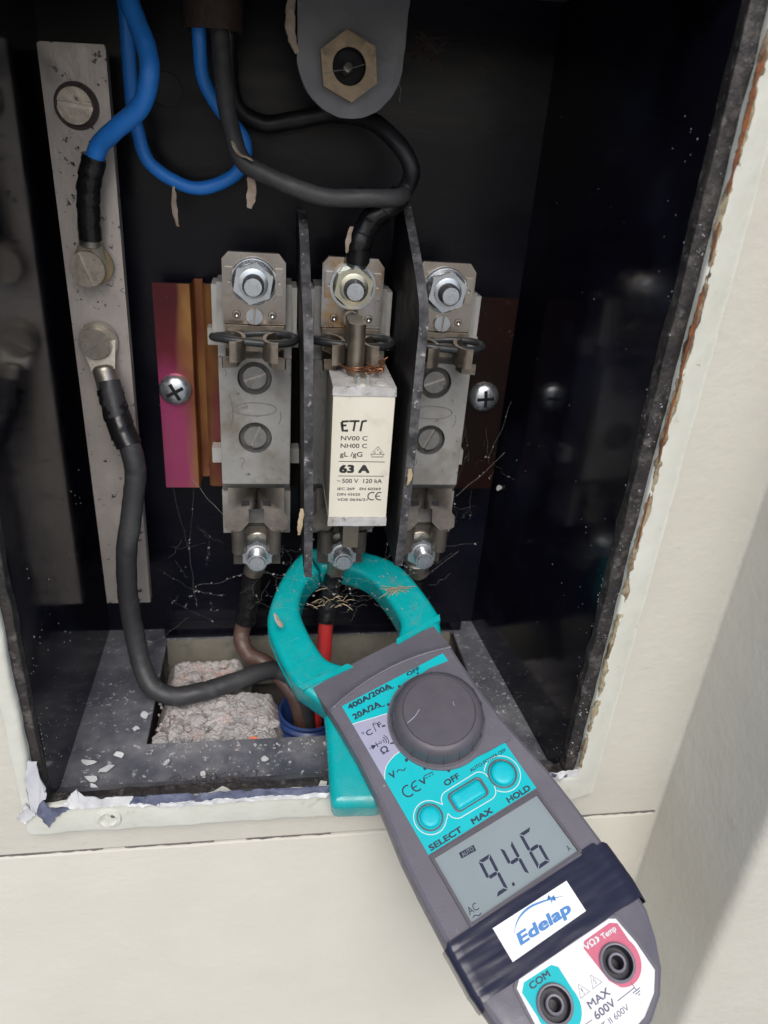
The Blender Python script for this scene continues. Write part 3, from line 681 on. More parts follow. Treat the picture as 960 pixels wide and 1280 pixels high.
    for s in (-1, 1): part('slot', prism([(s * 2.6, -4.1), (s * 5.8, -4.1), (s * 5.8, -6.4), (s * 2.6, -5.9)], -1.45, -1.62, tf=tilt), 'dark', o)
    for s in (-1, 1):
        b = strip([p[:2] for p in spline([(s * 4.6, -2, 0), (s * 4.4, -6, 0), (s * 5.4, -8.6, 0), (s * 7.6, -9.2, 0), (s * 9.2, -7.6, 0), (s * 9.0, -3, 0)], 4)], 1.1, -49.5, -39.5, tf, .2)
        part('contact_lip', b, 'contact_low', t)
    part('lower_seat', box(c - 9.6, c + 9.6, .6, 4.2, -60, -42, .6), 'contact_low', t)
    washer((c + .2, .6, -52), 7.4, 1.2, t, 'lug'); nut((c + .2, -.6, -52), 11.6, 5.4, t, rot=.52); bolt((c + .2, -6.2, -52), 3.8, 6.8, t)
    return t
B1 = fuse_base(-36.2)
B2 = copy_tree(B1); B2.location.x = -1.4 * S
B3 = copy_tree(B1); B3.location.x = 32.4 * S
B1['label'] = 'empty grey fuse holder nearest the magenta rail end and the neutral bar'
B2['label'] = 'middle fuse holder between the two dark barriers, holding the cream fuse'
B3['label'] = 'empty grey fuse holder partly hidden behind the right barrier'
for ch in B2.children:
    n = ch.name.split('.')[0]
    if n in ('terminal_plate', 'plate_slot', 'nut'):
        ch.data = ch.data.copy(); ch.data.materials.clear(); ch.data.materials.append(M['zinc_yellow' if n == 'nut' and ch.matrix_basis.translation.z == 0 and ch.data.vertices[0].co.z > .05 else 'tin_burnt'])
        if n == 'nut' and ch.data.vertices[0].co.z < .05: ch.data.materials[0] = M['zinc']

# ------------------------------------------------------------------ the two barriers
def barrier(xz, prof, label):
    """prof: front edge (y, z) from top to bottom; xz gives x at a height (the board is slightly bowed)"""
    P = spline([(y, z, 0) for y, z in prof], 6); n = len(P); bm = new(); th = 1.5; rows = []
    for p in P:
        y, z = p.x + .35 * noise.noise(Vector((p.y * .3, 1, 0))), p.y; x = xz(z)
        ys = [y + (22 - y) * k / 4 for k in range(5)]
        rows.append(([bm.verts.new((x - th, q, z)) for q in ys], [bm.verts.new((x + th, q, z)) for q in ys]))
    for (a, b), (c, d) in zip(rows, rows[1:]):
        for k in range(4):
            bm.faces.new((a[k], a[k + 1], c[k + 1], c[k])); bm.faces.new((b[k], d[k], d[k + 1], b[k + 1]))
        bm.faces.new((a[0], c[0], d[0], b[0])).material_index = 1; bm.faces.new((a[4], b[4], d[4], c[4]))
    for a, b in (rows[0], rows[-1]):
        for k in range(4): bm.faces.new((a[k], a[k + 1], b[k + 1], b[k])).material_index = 1
    o = part('phase_barrier', bm, ['barrier', 'barrier_edge'], None, smooth=40)
    return tag(o, label, 'barrier', 'dark barriers between the fuse holders')
barrier(lambda z: -18.4 - .022 * (z - 20), [(4, 78), (-8, 74), (-24, 62), (-38, 50), (-42, 40), (-42, 20), (-42, 0), (-41, -20), (-39, -42)], 'thin dark barrier board with dusty edge, left of the cream fuse')
barrier(lambda z: 16.4 + .006 * (z - 20), [(8, 84), (0, 80), (-16, 72), (-34, 62), (-42, 54), (-43, 40), (-43, 20), (-43, 0), (-42, -20), (-40, -37)], 'thin dark barrier board with dusty edge, right of the cream fuse')

# ------------------------------------------------------------------ the fuse
def fuse():
    t = thing('fuse', 'cream ceramic blade fuse marked 63 A in the middle fuse holder', 'fuse', (.6, -4, -24))
    x0, x1, yf = -9.9, 11.1, -33.0
    part('ceramic_body', box(x0, x1, yf, -3.5, -20.2, 25.6, .7, seg=3), 'ceramic', t)
    for z0, z1 in ((25.7, 28.8), (-23.8, -20.3)):
        bm = box(x0 - .25, x1 + .25, yf - .35, -3.2, z0, z1, .5); bmesh.ops.subdivide_edges(bm, edges=bm.edges[:], cuts=3, use_grid_fill=True); jag(bm, .18, .8, z0)
        part('end_cap', bm, 'fuse_cap', t)
    bm = prism([(-4.1, -6), (1.7, -6), (1.7, -18.4)] + [(-1.2 + 2.9 * math.cos(math.radians(a)), -18.4 + 2.9 * math.sin(math.radians(a))) for a in range(-15, -180, -15)] + [(-4.1, -18.4)], 28.8, 46.6, .35, tf=lambda a, b, h: (a, b, h)); part('blade', bm, 'blade', t)
    part('blade', box(-3, 3, -21, -6, -40, -23.8, .8), 'blade', t)
    part('gripping_lug', box(-2.2, 2.2, -31.5, -24.5, 28.8, 31.2, .4), 'zinc_yellow', t)
    for x in (-2.0, 1.0): part('lug_tooth', box(x, x + 1.0, -32.4, -28.6, 28.9, 32.0, .2), 'zinc', t)
    part('indicator', lathe([(2.6, 0), (2.5, .6), (1.6, 1.0), (0, 1.1)], (7, -29.3, 28.7), (0, 0, 1), 24), 'fuse_cap', t)
    F = lambda a, b: (a, yf - .05, b)
    G = 'lettering'
    def L(s, x0, x1, y0, y1, b=.02, **k): lettering(s, x0, x1, y0, y1, F, 'print', body, b, **k)
    body = [c for c in t.children if c.name.startswith('ceramic_body')][0]
    bm = new()                                  # brand word in sloping brush capitals
    for s in ([(-6.7, 16.3), (-6.2, 13.1), (-4.4, 13.2)], [(-6.5, 15.0), (-5.0, 15.1)], [(-6.7, 16.4), (-4.3, 16.6)], [(-4.1, 16.6), (-.6, 16.7)], [(-2.1, 16.5), (-2.5, 13.0)], [(-.1, 13.0), (.35, 16.5)], [(.1, 16.5), (1.9, 16.9)]):
        stroke(s, .95 if len(s) > 2 else .72, F, bm)
    part('lettering', bm, 'print', body, smooth=0)
    L('NV00 C', -6.7, 2.5, 9.6, 11.2); L('NH00 C', -6.7, 2.5, 6.8, 8.4); L('gL /gG', -6.8, 1.1, 3.5, 5.3)
    L('63 A', -6.8, 4.0, -2.7, .4, .09); L('500 V  120 kA', -5.6, 8.7, -6.6, -5.0)
    L('IEC 269   EN 60269', -7.1, 8.5, -9.4, -8.4, .03); L('DIN 43620', -7.1, 1.1, -11.6, -10.6, .03); L('VDE 0636/21', -7.0, 3.9, -13.7, -12.7, .03)
    bm = new(); stroke([(-7.4, -5.9), (-7.0, -5.6), (-6.6, -6.0), (-6.2, -5.7)], .22, F, bm)
    stroke([(-7.1, 1.7), (9.2, 1.6)], .24, F, bm); stroke([(-7.1, -3.9), (9.2, -3.9)], .24, F, bm)
    stroke(arc(5.5, -11.8, 1.5, 60, 300), .42, F, bm); stroke(arc(8.3, -11.8, 1.5, 70, 290), .42, F, bm); stroke([(6.8, -11.8), (8.3, -11.8)], .38, F, bm)
    stroke([(3.9, 4.5), (6.4, 7.4), (8.9, 4.5)], .26, F, bm, close=True); stroke([(4.4, 4.4), (4.4, 3.5), (8.4, 3.5), (8.4, 4.4)], .24, F, bm)
    part('printed_marks', bm, 'print', body, smooth=0)
    for s, x, z in (('V', 6.0, 5.7), ('D', 5.0, 4.75), ('E', 7.1, 4.75)): L(s, x, x + .75, z, z + .8)
    return t
fuse()
# loose copper strands wound on the blade
bm = new()
for k in range(3):
    z = 30.4 + k * .8
    tube([(-1.2 + (4.3 + .3 * k) * math.cos(a + k), -15 + 8.6 * math.sin(a + k), z + .5 * math.sin(a * 2 + k)) for a in [2 * PI * i / 22 for i in range(23)]], .32, seg=6, bm=bm, n=2)
for k in range(16):
    p = Vector((5.5 + rnd.uniform(-1, 3), -17 + rnd.uniform(-6, 5), 31)); ps = [p]
    for i in range(5): ps.append(ps[-1] + Vector((rnd.uniform(-2, 2), rnd.uniform(-2, 2), rnd.uniform(-.8, 1.6))))
    tube(ps, .26, seg=5, bm=bm, n=3)
tag(part('copper_strand', bm, 'copper'), 'tangle of loose copper strands wound round the top blade of the fuse', 'copper wire')

# ------------------------------------------------------------------ cables
def cable(name, label, pts, r, m, seg=18, wob=.03):
    t = thing(name, label, 'cable', pts[0], None)
    Q = spline(pts, 8); n = len(Q)
    for i, p in enumerate(Q):
        e = min(1, i / 6, (n - 1 - i) / 6); k = p * .035 + Vector((r, 2 * r, 5)); Q[i] = p + Vector((noise.noise(k), noise.noise(k + Vector((7, 0, 0))), noise.noise(k + Vector((0, 7, 0))))) * .9 * e
    part('sheath', tube(Q, r, seg, wob=.06, n=2), m, t, smooth=60); return t
def taped(t, pts, r, m='tape', turns=None):
    """vinyl tape wound in a helix: every lap ends in a small step"""
    Q = spline(pts, 16); L_ = sum((b - a).length for a, b in zip(Q, Q[1:])); turns = turns or L_ / 5.5; seg = 28; bm = new(); rings = []; up = Vector((0, 1, 0))
    for i, p in enumerate(Q):
        d = (Q[min(i + 1, len(Q) - 1)] - Q[max(i - 1, 0)]).normalized(); s_ = d.cross(up).normalized(); up = s_.cross(d); q = i / (len(Q) - 1); row = []
        for k in range(seg):
            f = (turns * q + k / seg) % 1.0; a = 2 * PI * k / seg
            rr = r * (.955 + .085 * f + .05 * noise.noise(Vector((q * 9, math.cos(a) * 1.3, math.sin(a) * 1.3 + r))))
            row.append(bm.verts.new(p + (s_ * math.cos(a) + up * math.sin(a)) * rr))
        rings.append(row)
    for a, b in zip(rings, rings[1:]):
        for k in range(seg): bm.faces.new((a[k], a[(k + 1) % seg], b[(k + 1) % seg], b[k]))
    bm.faces.new(rings[0][::-1]); bm.faces.new(rings[-1])
    return part('tape_wrap', bm, m, t, smooth=40)
def lug(t, c, barrel0, barrel1, rb, ro=7.0, y=None, m='lug', th=1.8):
    """flat eye at c, crimped barrel towards barrel1"""
    bm = new(); c = Vector(c); b0 = Vector(barrel0); b1 = Vector(barrel1)
    d = (b0 - c); d.y = 0; d.normalize(); s = Vector((d.z, 0, -d.x))
    lathe([(ro, 0), (ro, th), (0, th)], c, seg=28, bm=bm)
    q = [c + s * ro * .9, b0 + s * rb, b0 - s * rb, c - s * ro * .9]
    lo = [bm.verts.new((p.x, p.y + (0 if i in (0, 3) else 0), p.z)) for i, p in enumerate(q)]; hi = [bm.verts.new((p.x, p.y - th, p.z)) for p in q]
    bm.faces.new(lo); bm.faces.new(hi[::-1])
    for i in range(4): bm.faces.new((lo[i], lo[(i + 1) % 4], hi[(i + 1) % 4], hi[i]))
    tube([b0 - (b1 - b0) * .15, b0, (b0 + b1) / 2, b1], lambda q: rb * (.7 + .3 * min(1, q * 3)), 16, bm=bm, n=4)
    return part('cable_lug', bm, m, t, smooth=40)
A = cable('blue_cable', 'bright blue cable bending down to the black taped lug on the neutral bar', [(-72.3, -5, 149), (-70.9, -5, 133.6), (-66.6, -8, 122.3), (-65.8, -10, 114.6), (-69, -8, 106.5), (-77, -4, 99.9), (-83.2, 0, 95), (-86.6, 2, 89.2), (-87.5, 2.5, 86)], 2.9, 'blue')
taped(A, [(-86.0, 2, 91.6), (-88.5, 3, 84.6), (-90.0, 4.6, 77.1), (-90.9, 6.6, 66)], 3.8)
lug(A, (-92.2, 10.6, 56), (-91.4, 8.2, 64), (-91.0, 7.0, 69), 3.8, 6.6)
part('brass_washer', lathe([(6.9, 0), (6.8, .6), (0, .6)], (-91.5, 9.2, 57.0), seg=32), 'brass', A)
cable('blue_cable', 'blue cable hanging in a loop behind, from the top left into the brown sleeve', [(-75.5, 8, 150), (-74.6, 10, 135.2), (-75.2, 12, 122.8), (-75.1, 14, 107.5), (-74.1, 15, 100.1), (-71.4, 16, 90.4), (-62.7, 16, 84.9), (-53.6, 16, 83.7), (-43.1, 15, 88), (-39.2, 15, 94.2), (-40.1, 14, 100.1), (-46.9, 12, 107.9), (-51.8, 10, 116.7), (-52.5, 8, 126.1), (-52.1, 8, 138)], 2.25, 'blue')
Cc = cable('black_cable', 'dark grey cable sweeping from the brown sleeve across to the middle base', [(-46.6, 5, 140), (-45.9, 4, 126.7), (-45.1, 2, 117.2), (-43, -2, 103.4), (-39.9, -6, 94.1), (-33.3, -9, 90.5), (-22.8, -12, 87.4), (-12.2, -12, 85.2), (1.4, -11, 85.6), (10.5, -8, 86.2), (14.0, -1, 86.5), (11.5, 4, 84.0), (6.5, 2, 80.5)], 2.85, 'greycable')
D = cable('black_cable', 'black cable curving down behind the grey bracket into the taped joint', [(-43.6, 12, 140), (-42.7, 20, 112.4), (-33.5, 22, 104.9), (-22, 20, 106.7), (-11, 17, 109.1), (-3.2, 12, 108.9), (4.3, 6, 107.4), (11.9, 0, 101.8), (16.2, -2, 95), (15.5, 0, 89.4), (11.1, -3, 84.8), (6.2, -3, 81.5)], 2.85, 'black')
taped(D, [(12.6, -3.4, 86.4), (8, -4.2, 82.2), (4.2, -4, 79.5), (1.4, -3, 74.7), (-.1, -3, 70.2), (-.5, -2, 64.0)], 4.1)
lug(D, (-1.6, .4, 55.5), (-.9, -1.0, 63.0), (-.4, -2.0, 67), 4.0, 8.2, m='zinc')
E_ = cable('grey_cable', 'thick dark grey cable from the neutral bar lug down to the box floor', [(-89.3, 5, 16.5), (-86.4, 0, 3.7), (-81.9, -4, -6.8), (-80.8, -6, -17), (-83.3, -8, -33.3), (-86.3, -10, -48.2), (-87.4, -10, -67.5), (-86.4, -11, -86.5), (-83.9, -15, -98.8), (-79.2, -20.7, -105.5), (-70.6, -22.9, -109.3), (-60.1, -20.4, -110.0), (-43.8, -13.6, -110), (-27.9, -6.5, -111.5), (-17, -12, -122), (-14, -17, -140)], 4.0, 'greyblack')
taped(E_, [(-89.6, 5.3, 13.6), (-88.4, 3.6, 9.5), (-86.2, 0, 2.7), (-82.8, -3.4, -5.5)], 4.7)
lug(E_, (-92.6, 10.8, 30), (-91.2, 7.6, 20.5), (-89.4, 5.2, 12.5), 4.2, 6.9)
q = [(-36.0, 3, -57.4), (-38.2, 6, -68), (-39.5, 8.5, -81.7), (-41.8, 9.5, -95.3), (-43.2, 7, -103.2), (-40, 2, -108.2), (-31.8, -3, -110.5), (-20, -12, -122), (-16, -18, -140)]
b1 = cable('brown_cable', 'brown cable with black tape leaving the bottom of the left fuse holder', q, 3.6, 'brown'); taped(b1, q[1:4], 4.6)
lug(b1, (-36, 1.9, -52), (-36.4, 2.4, -60), (-37.8, 5, -66), 4.4, 7.6, th=1.2)
q = [(-1.2, 2.5, -57), (-3.1, 4, -66.7), (-4.8, 3, -78.5), (-6.1, 0, -90), (-7, -4, -103.8), (-8.6, -8, -116.3), (-11, -14, -140)]
b2 = cable('red_cable', 'red cable below the middle fuse holder, running through the clamp jaw', q, 3.3, 'red'); taped(b2, q[1:4], 4.2)
lug(b2, (-1.2, 1.9, -52), (-1.6, 2.4, -60), (-3, 4, -66), 4.4, 7.6, th=1.2)
q = [(32.6, 2.5, -57), (33.8, 5, -70), (35, 8, -84), (38, 10, -100), (36, 4, -122), (30, 0, -150)]
b3 = cable('black_cable', 'dark cable below the right fuse holder, behind the clamp jaw', q, 3.3, 'black'); taped(b3, q[1:3], 4.0)
lug(b3, (32.6, 1.9, -52), (32.8, 2.4, -60), (33.6, 4.4, -67), 5.6, 7.6, th=1.2)
o = thing('cable_sleeve', 'rusty brown sleeve at the top where blue and black cables enter', 'sleeve', (-48, 6, 152))
part('sleeve_wall', jag(lathe([(9.4, 0), (9.2, 20), (9.0, 21), (8.0, 21), (7.6, 18), (7.4, 2)], (-48, 6, 150), (0, 0, -1), 36), .5, .4, 3), 'gland', o)

# ------------------------------------------------------------------ grey bracket with the hex nut
def bracket():
    t = thing('lock_bracket', 'grey rounded lock bracket with a brass hex nut, hanging at the top', 'bracket', (-6.8, -10, 150))
    ol = [(-22.9, 150), (-22.6, 124)] + [(-6.7 + 16 * math.cos(a), 123.8 + 16 * math.sin(a)) for a in [PI + PI * k / 24 for k in range(25)]] + [(10.4, 150)]
    bm = ringplate(ol, (-7.4, 121.4), 6.2, -8, -11.5); bev(bm, .4, 2, 60)
    part('plate', jag(bm, .25, .3, 2), 'bracket', t)
    hx = [(-7.4 + a, 121.4 + b) for a, b in hexpts(16.2, PI / 2 + .12)]
    bm = ringplate(hx, (-7.4, 121.4), 5.0, -11.5, -15.5); bev(bm, .5, 2, 50)
    part('hex_nut', bm, 'brass', t)
    part('bore', lathe([(5.1, 0), (5.1, 3.8), (4.9, 3.6), (4.7, 1), (0, .8)], (-7.4, -10.5, 121.4), seg=28), 'dark', t)
    part('bolt_stub', lathe([(1.5, 0), (1.5, 3.4), (1.1, 3.9), (0, 4)], (-8.4, -11.2, 120.2), (.25, -1, .35), 14), 'old_screw', t)
    part('fold', box(-22, 10, -8, -4, 144, 150, .5), 'bracket', t)
    return t
bracket()

# ------------------------------------------------------------------ the clamp meter
MT = thing('clamp_meter', 'slate and teal clamp meter reading 9.46, its jaw round the red cable', 'clamp meter')
_u, _v, _n = Vector((.906436, .344539, .244267)), Vector((.410965, -.852875, -.322043)), Vector((.097373, .392297, -.914670))
mm = Matrix((_u, -_v, -_n)).transposed().to_4x4(); mm.translation = Vector((15.154, -53.854, -78.547)) * S
MT.matrix_world = mm; OFF[MT.name] = Vector()
def pillow(pl, z0, z1, r, n=5):
    """slab between z0 (front) and z1 with its rims rounded to radius r"""
    P = [Vector(p) for p in pl]; k = len(P)
    if sum(P[i].x * P[(i + 1) % k].y - P[(i + 1) % k].x * P[i].y for i in range(k)) < 0: P = P[::-1]
    nn = []
    for i in range(k):
        a = (P[i] - P[i - 1]).normalized(); b = (P[(i + 1) % k] - P[i]).normalized(); m_ = Vector((-a.y, a.x)) + Vector((-b.y, b.x))
        m_.normalize(); nn.append(m_ / max(.55, m_.dot(Vector((-a.y, a.x)))))
    lay = [(r * (1 - math.sin(PI / 2 * i / n)), z0 - r * (1 - math.cos(PI / 2 * i / n))) for i in range(n + 1)]
    lay += [(d, z1 + (z0 - z)) for d, z in lay[::-1]]
    bm = new(); R_ = [[bm.verts.new((*(p + q * d), z)) for p, q in zip(P, nn)] for d, z in lay]
    for a, b in zip(R_, R_[1:]):
        for i in range(k): bm.faces.new((a[i], a[(i + 1) % k], b[(i + 1) % k], b[i]))
    f = [bm.faces.new(R_[0]), bm.faces.new(R_[-1])]; bmesh.ops.triangulate(bm, faces=f); return bm
def meter():
    t = MT
    # --- shell: outline lofted through the depth; x right, y towards the jaw, z out of the face
    side = [(27.2, 15.5), (27.2, 8), (27.1, 2), (26.8, -6), (26.6, -20), (27.2, -34), (28.6, -46), (29.9, -56), (30.5, -68), (30.8, -84), (30.8, -98), (29.6, -107), (26.8, -114), (22.6, -121), (17.5, -126), (11, -129.4), (4, -131)]
    def ridge(x): return .6 + 4.2 * (1 - (x / 27.0) ** 2)
    layers = [(0., 1.6), (-.7, .5), (-2.2, 0.), (-5., -.25), (-10, .2), (-14, 2.0), (-17.0, 4.6), (-18, 7.)]
    NT = 14; bm = new(); rings = []
    for z, ins in layers:
        k = min(1., -z / 5.0); k2 = k ** 1.5
        top = lambda x: ridge(x) + (15.5 - ridge(x)) * k2
        ring_ = []
        for i in range(NT + 1):
            x = -27.2 + ins * .6 + (54.4 - ins * 1.2) * i / NT; ring_.append((x, top(x), z))
        yt = top(27)
        R_ = []
        for x, y in side[1:]:
            yy = min(y, yt - .8 - .3 * side.index((x, y))) if y > 0 else y
            cyy = yy + ins * .5 if y < -110 else yy
            f = max(0., min(1., (-y - 40) / 22.0)); zz = z * (1 + .55 * f) if z < -11 else z     # the grip is deeper below the sill
            R_.append((x - ins * (1 if y > -120 else .8), cyy, zz))
        ring_ += R_ + [(-x, y, z_) for x, y, z_ in R_[::-1]]
        rings.append([bm.verts.new(p) for p in ring_])
    n = len(rings[0])
    for a, b in zip(rings, rings[1:]):
        for i in range(n): bm.faces.new((a[i], a[(i + 1) % n], b[(i + 1) % n], b[i]))
    for rg, fl in ((rings[0], 0), (rings[-1], 1)):
        f = bm.faces.new(rg); bmesh.ops.triangulate(bm, faces=[f])
    shell = part('shell', bm, 'shell', t, smooth=32)
    ck = new()
    for c in ((-11.7, -112.1), (11.2, -113.2)): lathe([(5.2, -7), (5.2, 2)], (*c, 0), (0, 0, 1), 40, bm=ck)
    cut(shell, ck)
    shell.data.set_sharp_from_angle(angle=math.radians(32))
    # raised lip across the top of the face, and the shoulder round the dial
    q = [(x, ridge(x) - .2, .0) for x in [-26.4 + 52.8 * k / 24 for k in range(25)]]
    part('face_ridge', tube(q, .55, seg=8, n=2), 'shell', t)
    T = lambda a, b, h: (a, b, h)
    sh = [(24.4, -4.6), (14, -3.4)] + arc(6.2, -22.2, 18.8, 78, 282, 40) + [(14, -41.0), (24.4, -41.3)]
    part('dial_shoulder', prism(sh, -.3, .95, .45, tf=T), 'shell', t)
    # --- printed panel
    Z = .16
    F = lambda a, b: (a, b, Z + .05); F2 = lambda a, b: (a, b, Z + .09)
    pn = part('control_panel', prism([(-22.1, -.2), (22.2, -.2), (22.0, -59.6), (-21.8, -59.4)], -.2, Z, .08, tf=T, seg=1), 'panel', t)
    up = [(-22.05, -8.2), (-19, -8.8), (-16.3, -9.4), (-12.6, -10.2), (-9, -10.9)]; dn = [(-12.4, -25.4), (-14.6, -25.6), (-17, -26.4), (-19, -27.4), (-20.6, -29.0), (-21.9, -31.2)]
    part('pale_sector', poly(up + dn, F), 'lavender', pn, smooth=0)
    bm = new(); stroke(up, .3, F2, bm); stroke(dn, .3, F2, bm); part('sector_line', bm, 'white_line', pn, smooth=0)
    def L(s, x0, x1, y0, y1, b=.07, m='navy_print', **k): return lettering(s, x0, x1, y0, y1, F2, m, pn, b, **k)
    L('400A/200A', -20.5, -2.2, -2.9, -.75); L('20A/2A', -20.6, -9.4, -7.2, -4.95); L('OFF', 5.2, 11.0, -1.9, -.35)
    L('C', -19.5, -17.3, -15.0, -12.9, .04); L('F', -14.4, -12.9, -14.1, -12.2, .04); L('\u03a9', -18.2, -15.4, -23.4, -21.0, .04)
    L('V', -19.9, -17.6, -32.4, -30.0, .04); L('V', -12.0, -9.4, -39.5, -37.2, .04); L('OFF', -4.9, 1.2, -43.8, -41.8, .05)
    L('AUTO-POWER OFF', 5.5, 20.8, -44.0, -42.8, .03); L('SELECT', -20.6, -7.9, -58.9, -57.0); L('MAX', -3.8, 4.4, -58.9, -57.0); L('HOLD', 10.7, 20.2, -59.2, -57.2)
    bm = new()
    def tilde(x, y, w_, h_): stroke([(x + w_ * k / 12, y + h_ * math.sin(2 * PI * k / 12)) for k in range(13)], .36, F2, bm)
    tilde(-4.2, -3.0, 2.6, .34); tilde(-10.9, -7.5, 2.7, .34); tilde(-17.0, -31.3, 3.4, .5)
    stroke([(-16.0, -14.9), (-15.6, -11.6)], .3, F2, bm)
    for x, y in ((-20.4, -13.0), (-15.0, -12.0)): stroke(arc(x, y, .36, 0, 340, 12), .2, F2, bm, close=True)
    stroke([(-21.2, -19.2), (-17.0, -19.2)], .25, F2, bm); poly([(-20.2, -20.1), (-20.2, -18.3), (-18.3, -19.2)], F2, bm); stroke([(-18.2, -20.2), (-18.2, -18.2)], .32, F2, bm)
    stroke(arc(-16.6, -19.2, .42, 0, 340, 12), .2, F2, bm, close=True)
    for r in (1.0, 1.8, 2.6): stroke(arc(-16.3, -19.2, r, -42, 42, 10), .3, F2, bm)
    stroke([(-9.4, -37.0), (-6.0, -37.3)], .32, F2, bm)
    for k in range(3): stroke([(-9.3 + k * 1.25, -38.0), (-8.6 + k * 1.25, -38.05)], .32, F2, bm)
    stroke(arc(-16.9, -38.6, 1.9, 60, 300), .5, F2, bm); stroke(arc(-13.5, -38.6, 1.7, 65, 295), .5, F2, bm); stroke([(-15.1, -38.6), (-13.4, -38.6)], .45, F2, bm)
    for x, y in ((.3, -3.9), (-6.9, -8.1), (-11.9, -29.2), (-7.8, -34.9), (-1.0, -39.6)): stroke(arc(x, y, .3, 0, 340, 10), .6, F2, bm, close=True)
    poly([(8.6, -3.0), (9.8, -3.0), (9.2, -2.0)], F2, bm); stroke([(-13.2, -14.2), (-11.9, -14.6)], .6, F2, bm); stroke([(-13.8, -21.2), (-12.5, -21.6)], .6, F2, bm)
    part('printed_marks', bm, 'navy_print', pn, smooth=0)
    # white loops round the three buttons
    bm = new()
    stroke(arc(-15.1, -49.7, 5.5, 42, 318, 40), .28, F2, bm); stroke(arc(14.7, -49.8, 6.3, -143, 143, 40), .28, F2, bm)
    stroke(arc(-5.8, -48.4, 3.3, 180, 90, 8) + arc(6.4, -48.2, 3.3, 90, 0, 8), .28, F2, bm); stroke(arc(-5.8, -51.6, 3.3, 180, 270, 8) + arc(6.4, -51.8, 3.3, 270, 360, 8), .28, F2, bm)
    stroke([(-11.0, -46.1), (-10.2, -46.9), (-9.1, -48.4)], .28, F2, bm); stroke([(-11.0, -53.3), (-10.2, -52.7), (-9.1, -51.6)], .28, F2, bm)
    part('button_outline', bm, 'white_line', pn, smooth=0)
    def button(ol, ol2, h, nm='button'):
        c = (sum(p[0] for p in ol) / len(ol), sum(p[1] for p in ol) / len(ol)); b = new(); rr = []
        for s, z in ((1.0, 0), (1.0, h * .45), (.95, h * .75), (.84, h * .92), (.55, h)):
            rr.append([b.verts.new((c[0] + (x - c[0]) * s, c[1] + (y - c[1]) * s, z)) for x, y in ol])
        for a, d in zip(rr, rr[1:]):
            for i in range(len(ol)): b.faces.new((a[i], a[(i + 1) % len(ol)], d[(i + 1) % len(ol)], d[i]))
        b.faces.new(rr[-1]); o = part(nm, b, 'button', t, smooth=50)
        b = new(); k = len(ol2); rr = []
        for s, z in ((1.0, .1), (1.0, .5), (.95, .65), (.89, .5), (.87, .1)):
            rr.append([b.verts.new((c[0] + (x - c[0]) * s, c[1] + (y - c[1]) * s, z)) for x, y in ol2])
        for a, d in zip(rr, rr[1:]):
            for i in range(k): b.faces.new((a[i], a[(i + 1) % k], d[(i + 1) % k], d[i]))
        b.faces.new(rr[-1]); part('button_rim', b, 'shell', o, smooth=40)
    button(arc(-15.1, -49.7, 3.45, 0, 351, 39), arc(-15.1, -49.7, 4.5, 0, 351, 39), 1.6)
    button(rrect(-5.6, 6.2, -52.5, -47.3, 1.0), rrect(-6.6, 7.2, -53.4, -46.3, 1.8), 1.5)
    button(arc(14.7, -49.8, 4.15, 0, 351, 39), arc(14.7, -49.8, 5.15, 0, 351, 39), 1.9)
    # --- dial
    DC = (5.4, -22.2, .6)
    bm = lathe([(17.6, 0), (17.4, .5), (16.6, .55), (16.4, 1.0), (16.3, 4.8), (15.9, 6.6), (15.0, 7.9), (13.9, 8.5), (13.2, 8.65), (12.9, 8.35), (12.6, 8.65), (0, 8.75)], DC, (0, 0, 1), 72)
    dl = part('dial', bm, 'knob', t, smooth=28)
    for k in range(18):
        a = 2 * PI * k / 18 + .1; b = new(); tube([(DC[0] + r * math.cos(a), DC[1] + r * math.sin(a), z) for r, z in ((16.3, 1.6), (16.4, 4.8), (16.0, 6.7), (15.2, 7.9))], lambda q: .5 - .2 * q, seg=8, bm=b, n=2)
        part('grip_rib', b, 'knob', dl)
    b = new(); tube([(DC[0] - 12.4, DC[1] + 1.4, 9.32), (DC[0] - 8.8, DC[1] + 2.2, 9.32), (DC[0] - 6.0, DC[1] + 3.6, 9.32)], .16, seg=6, bm=b); tube([(DC[0] + 5.6, DC[1] - 1.4, 9.32), (DC[0] + 6.0, DC[1] + .2, 9.32)], .13, seg=6, bm=b); part('pointer_scratch', b, 'lavender', dl)
    # --- display
    fr = new()
    ol = [(-21.9, -60.0), (21.6, -60.5), (22.2, -83.6), (-21.9, -83.6)]; il = [(-20.9, -61.3), (20.6, -61.8), (21.2, -82.9), (-20.9, -82.8)]
    rows = [[fr.verts.new((*p, z)) for p in q] for q, z in ((ol, 0.), (ol, .95), (il, .95), (il, -.2))]
    for a, c in zip(rows, rows[1:]):
        for i in range(4): fr.faces.new((a[i], a[(i + 1) % 4], c[(i + 1) % 4], c[i]))
    bev(fr, .14, 2, 60)
    part('display_frame', fr, 'knob', t)
    ds = part('display', prism([(-20.95, -61.25), (20.65, -61.75), (21.25, -82.95), (-20.95, -82.85)], -.3, .08, tf=T), 'lcd', t)
    G = lambda a, b: (a, b, .12); G2 = lambda a, b: (a, b, .15)
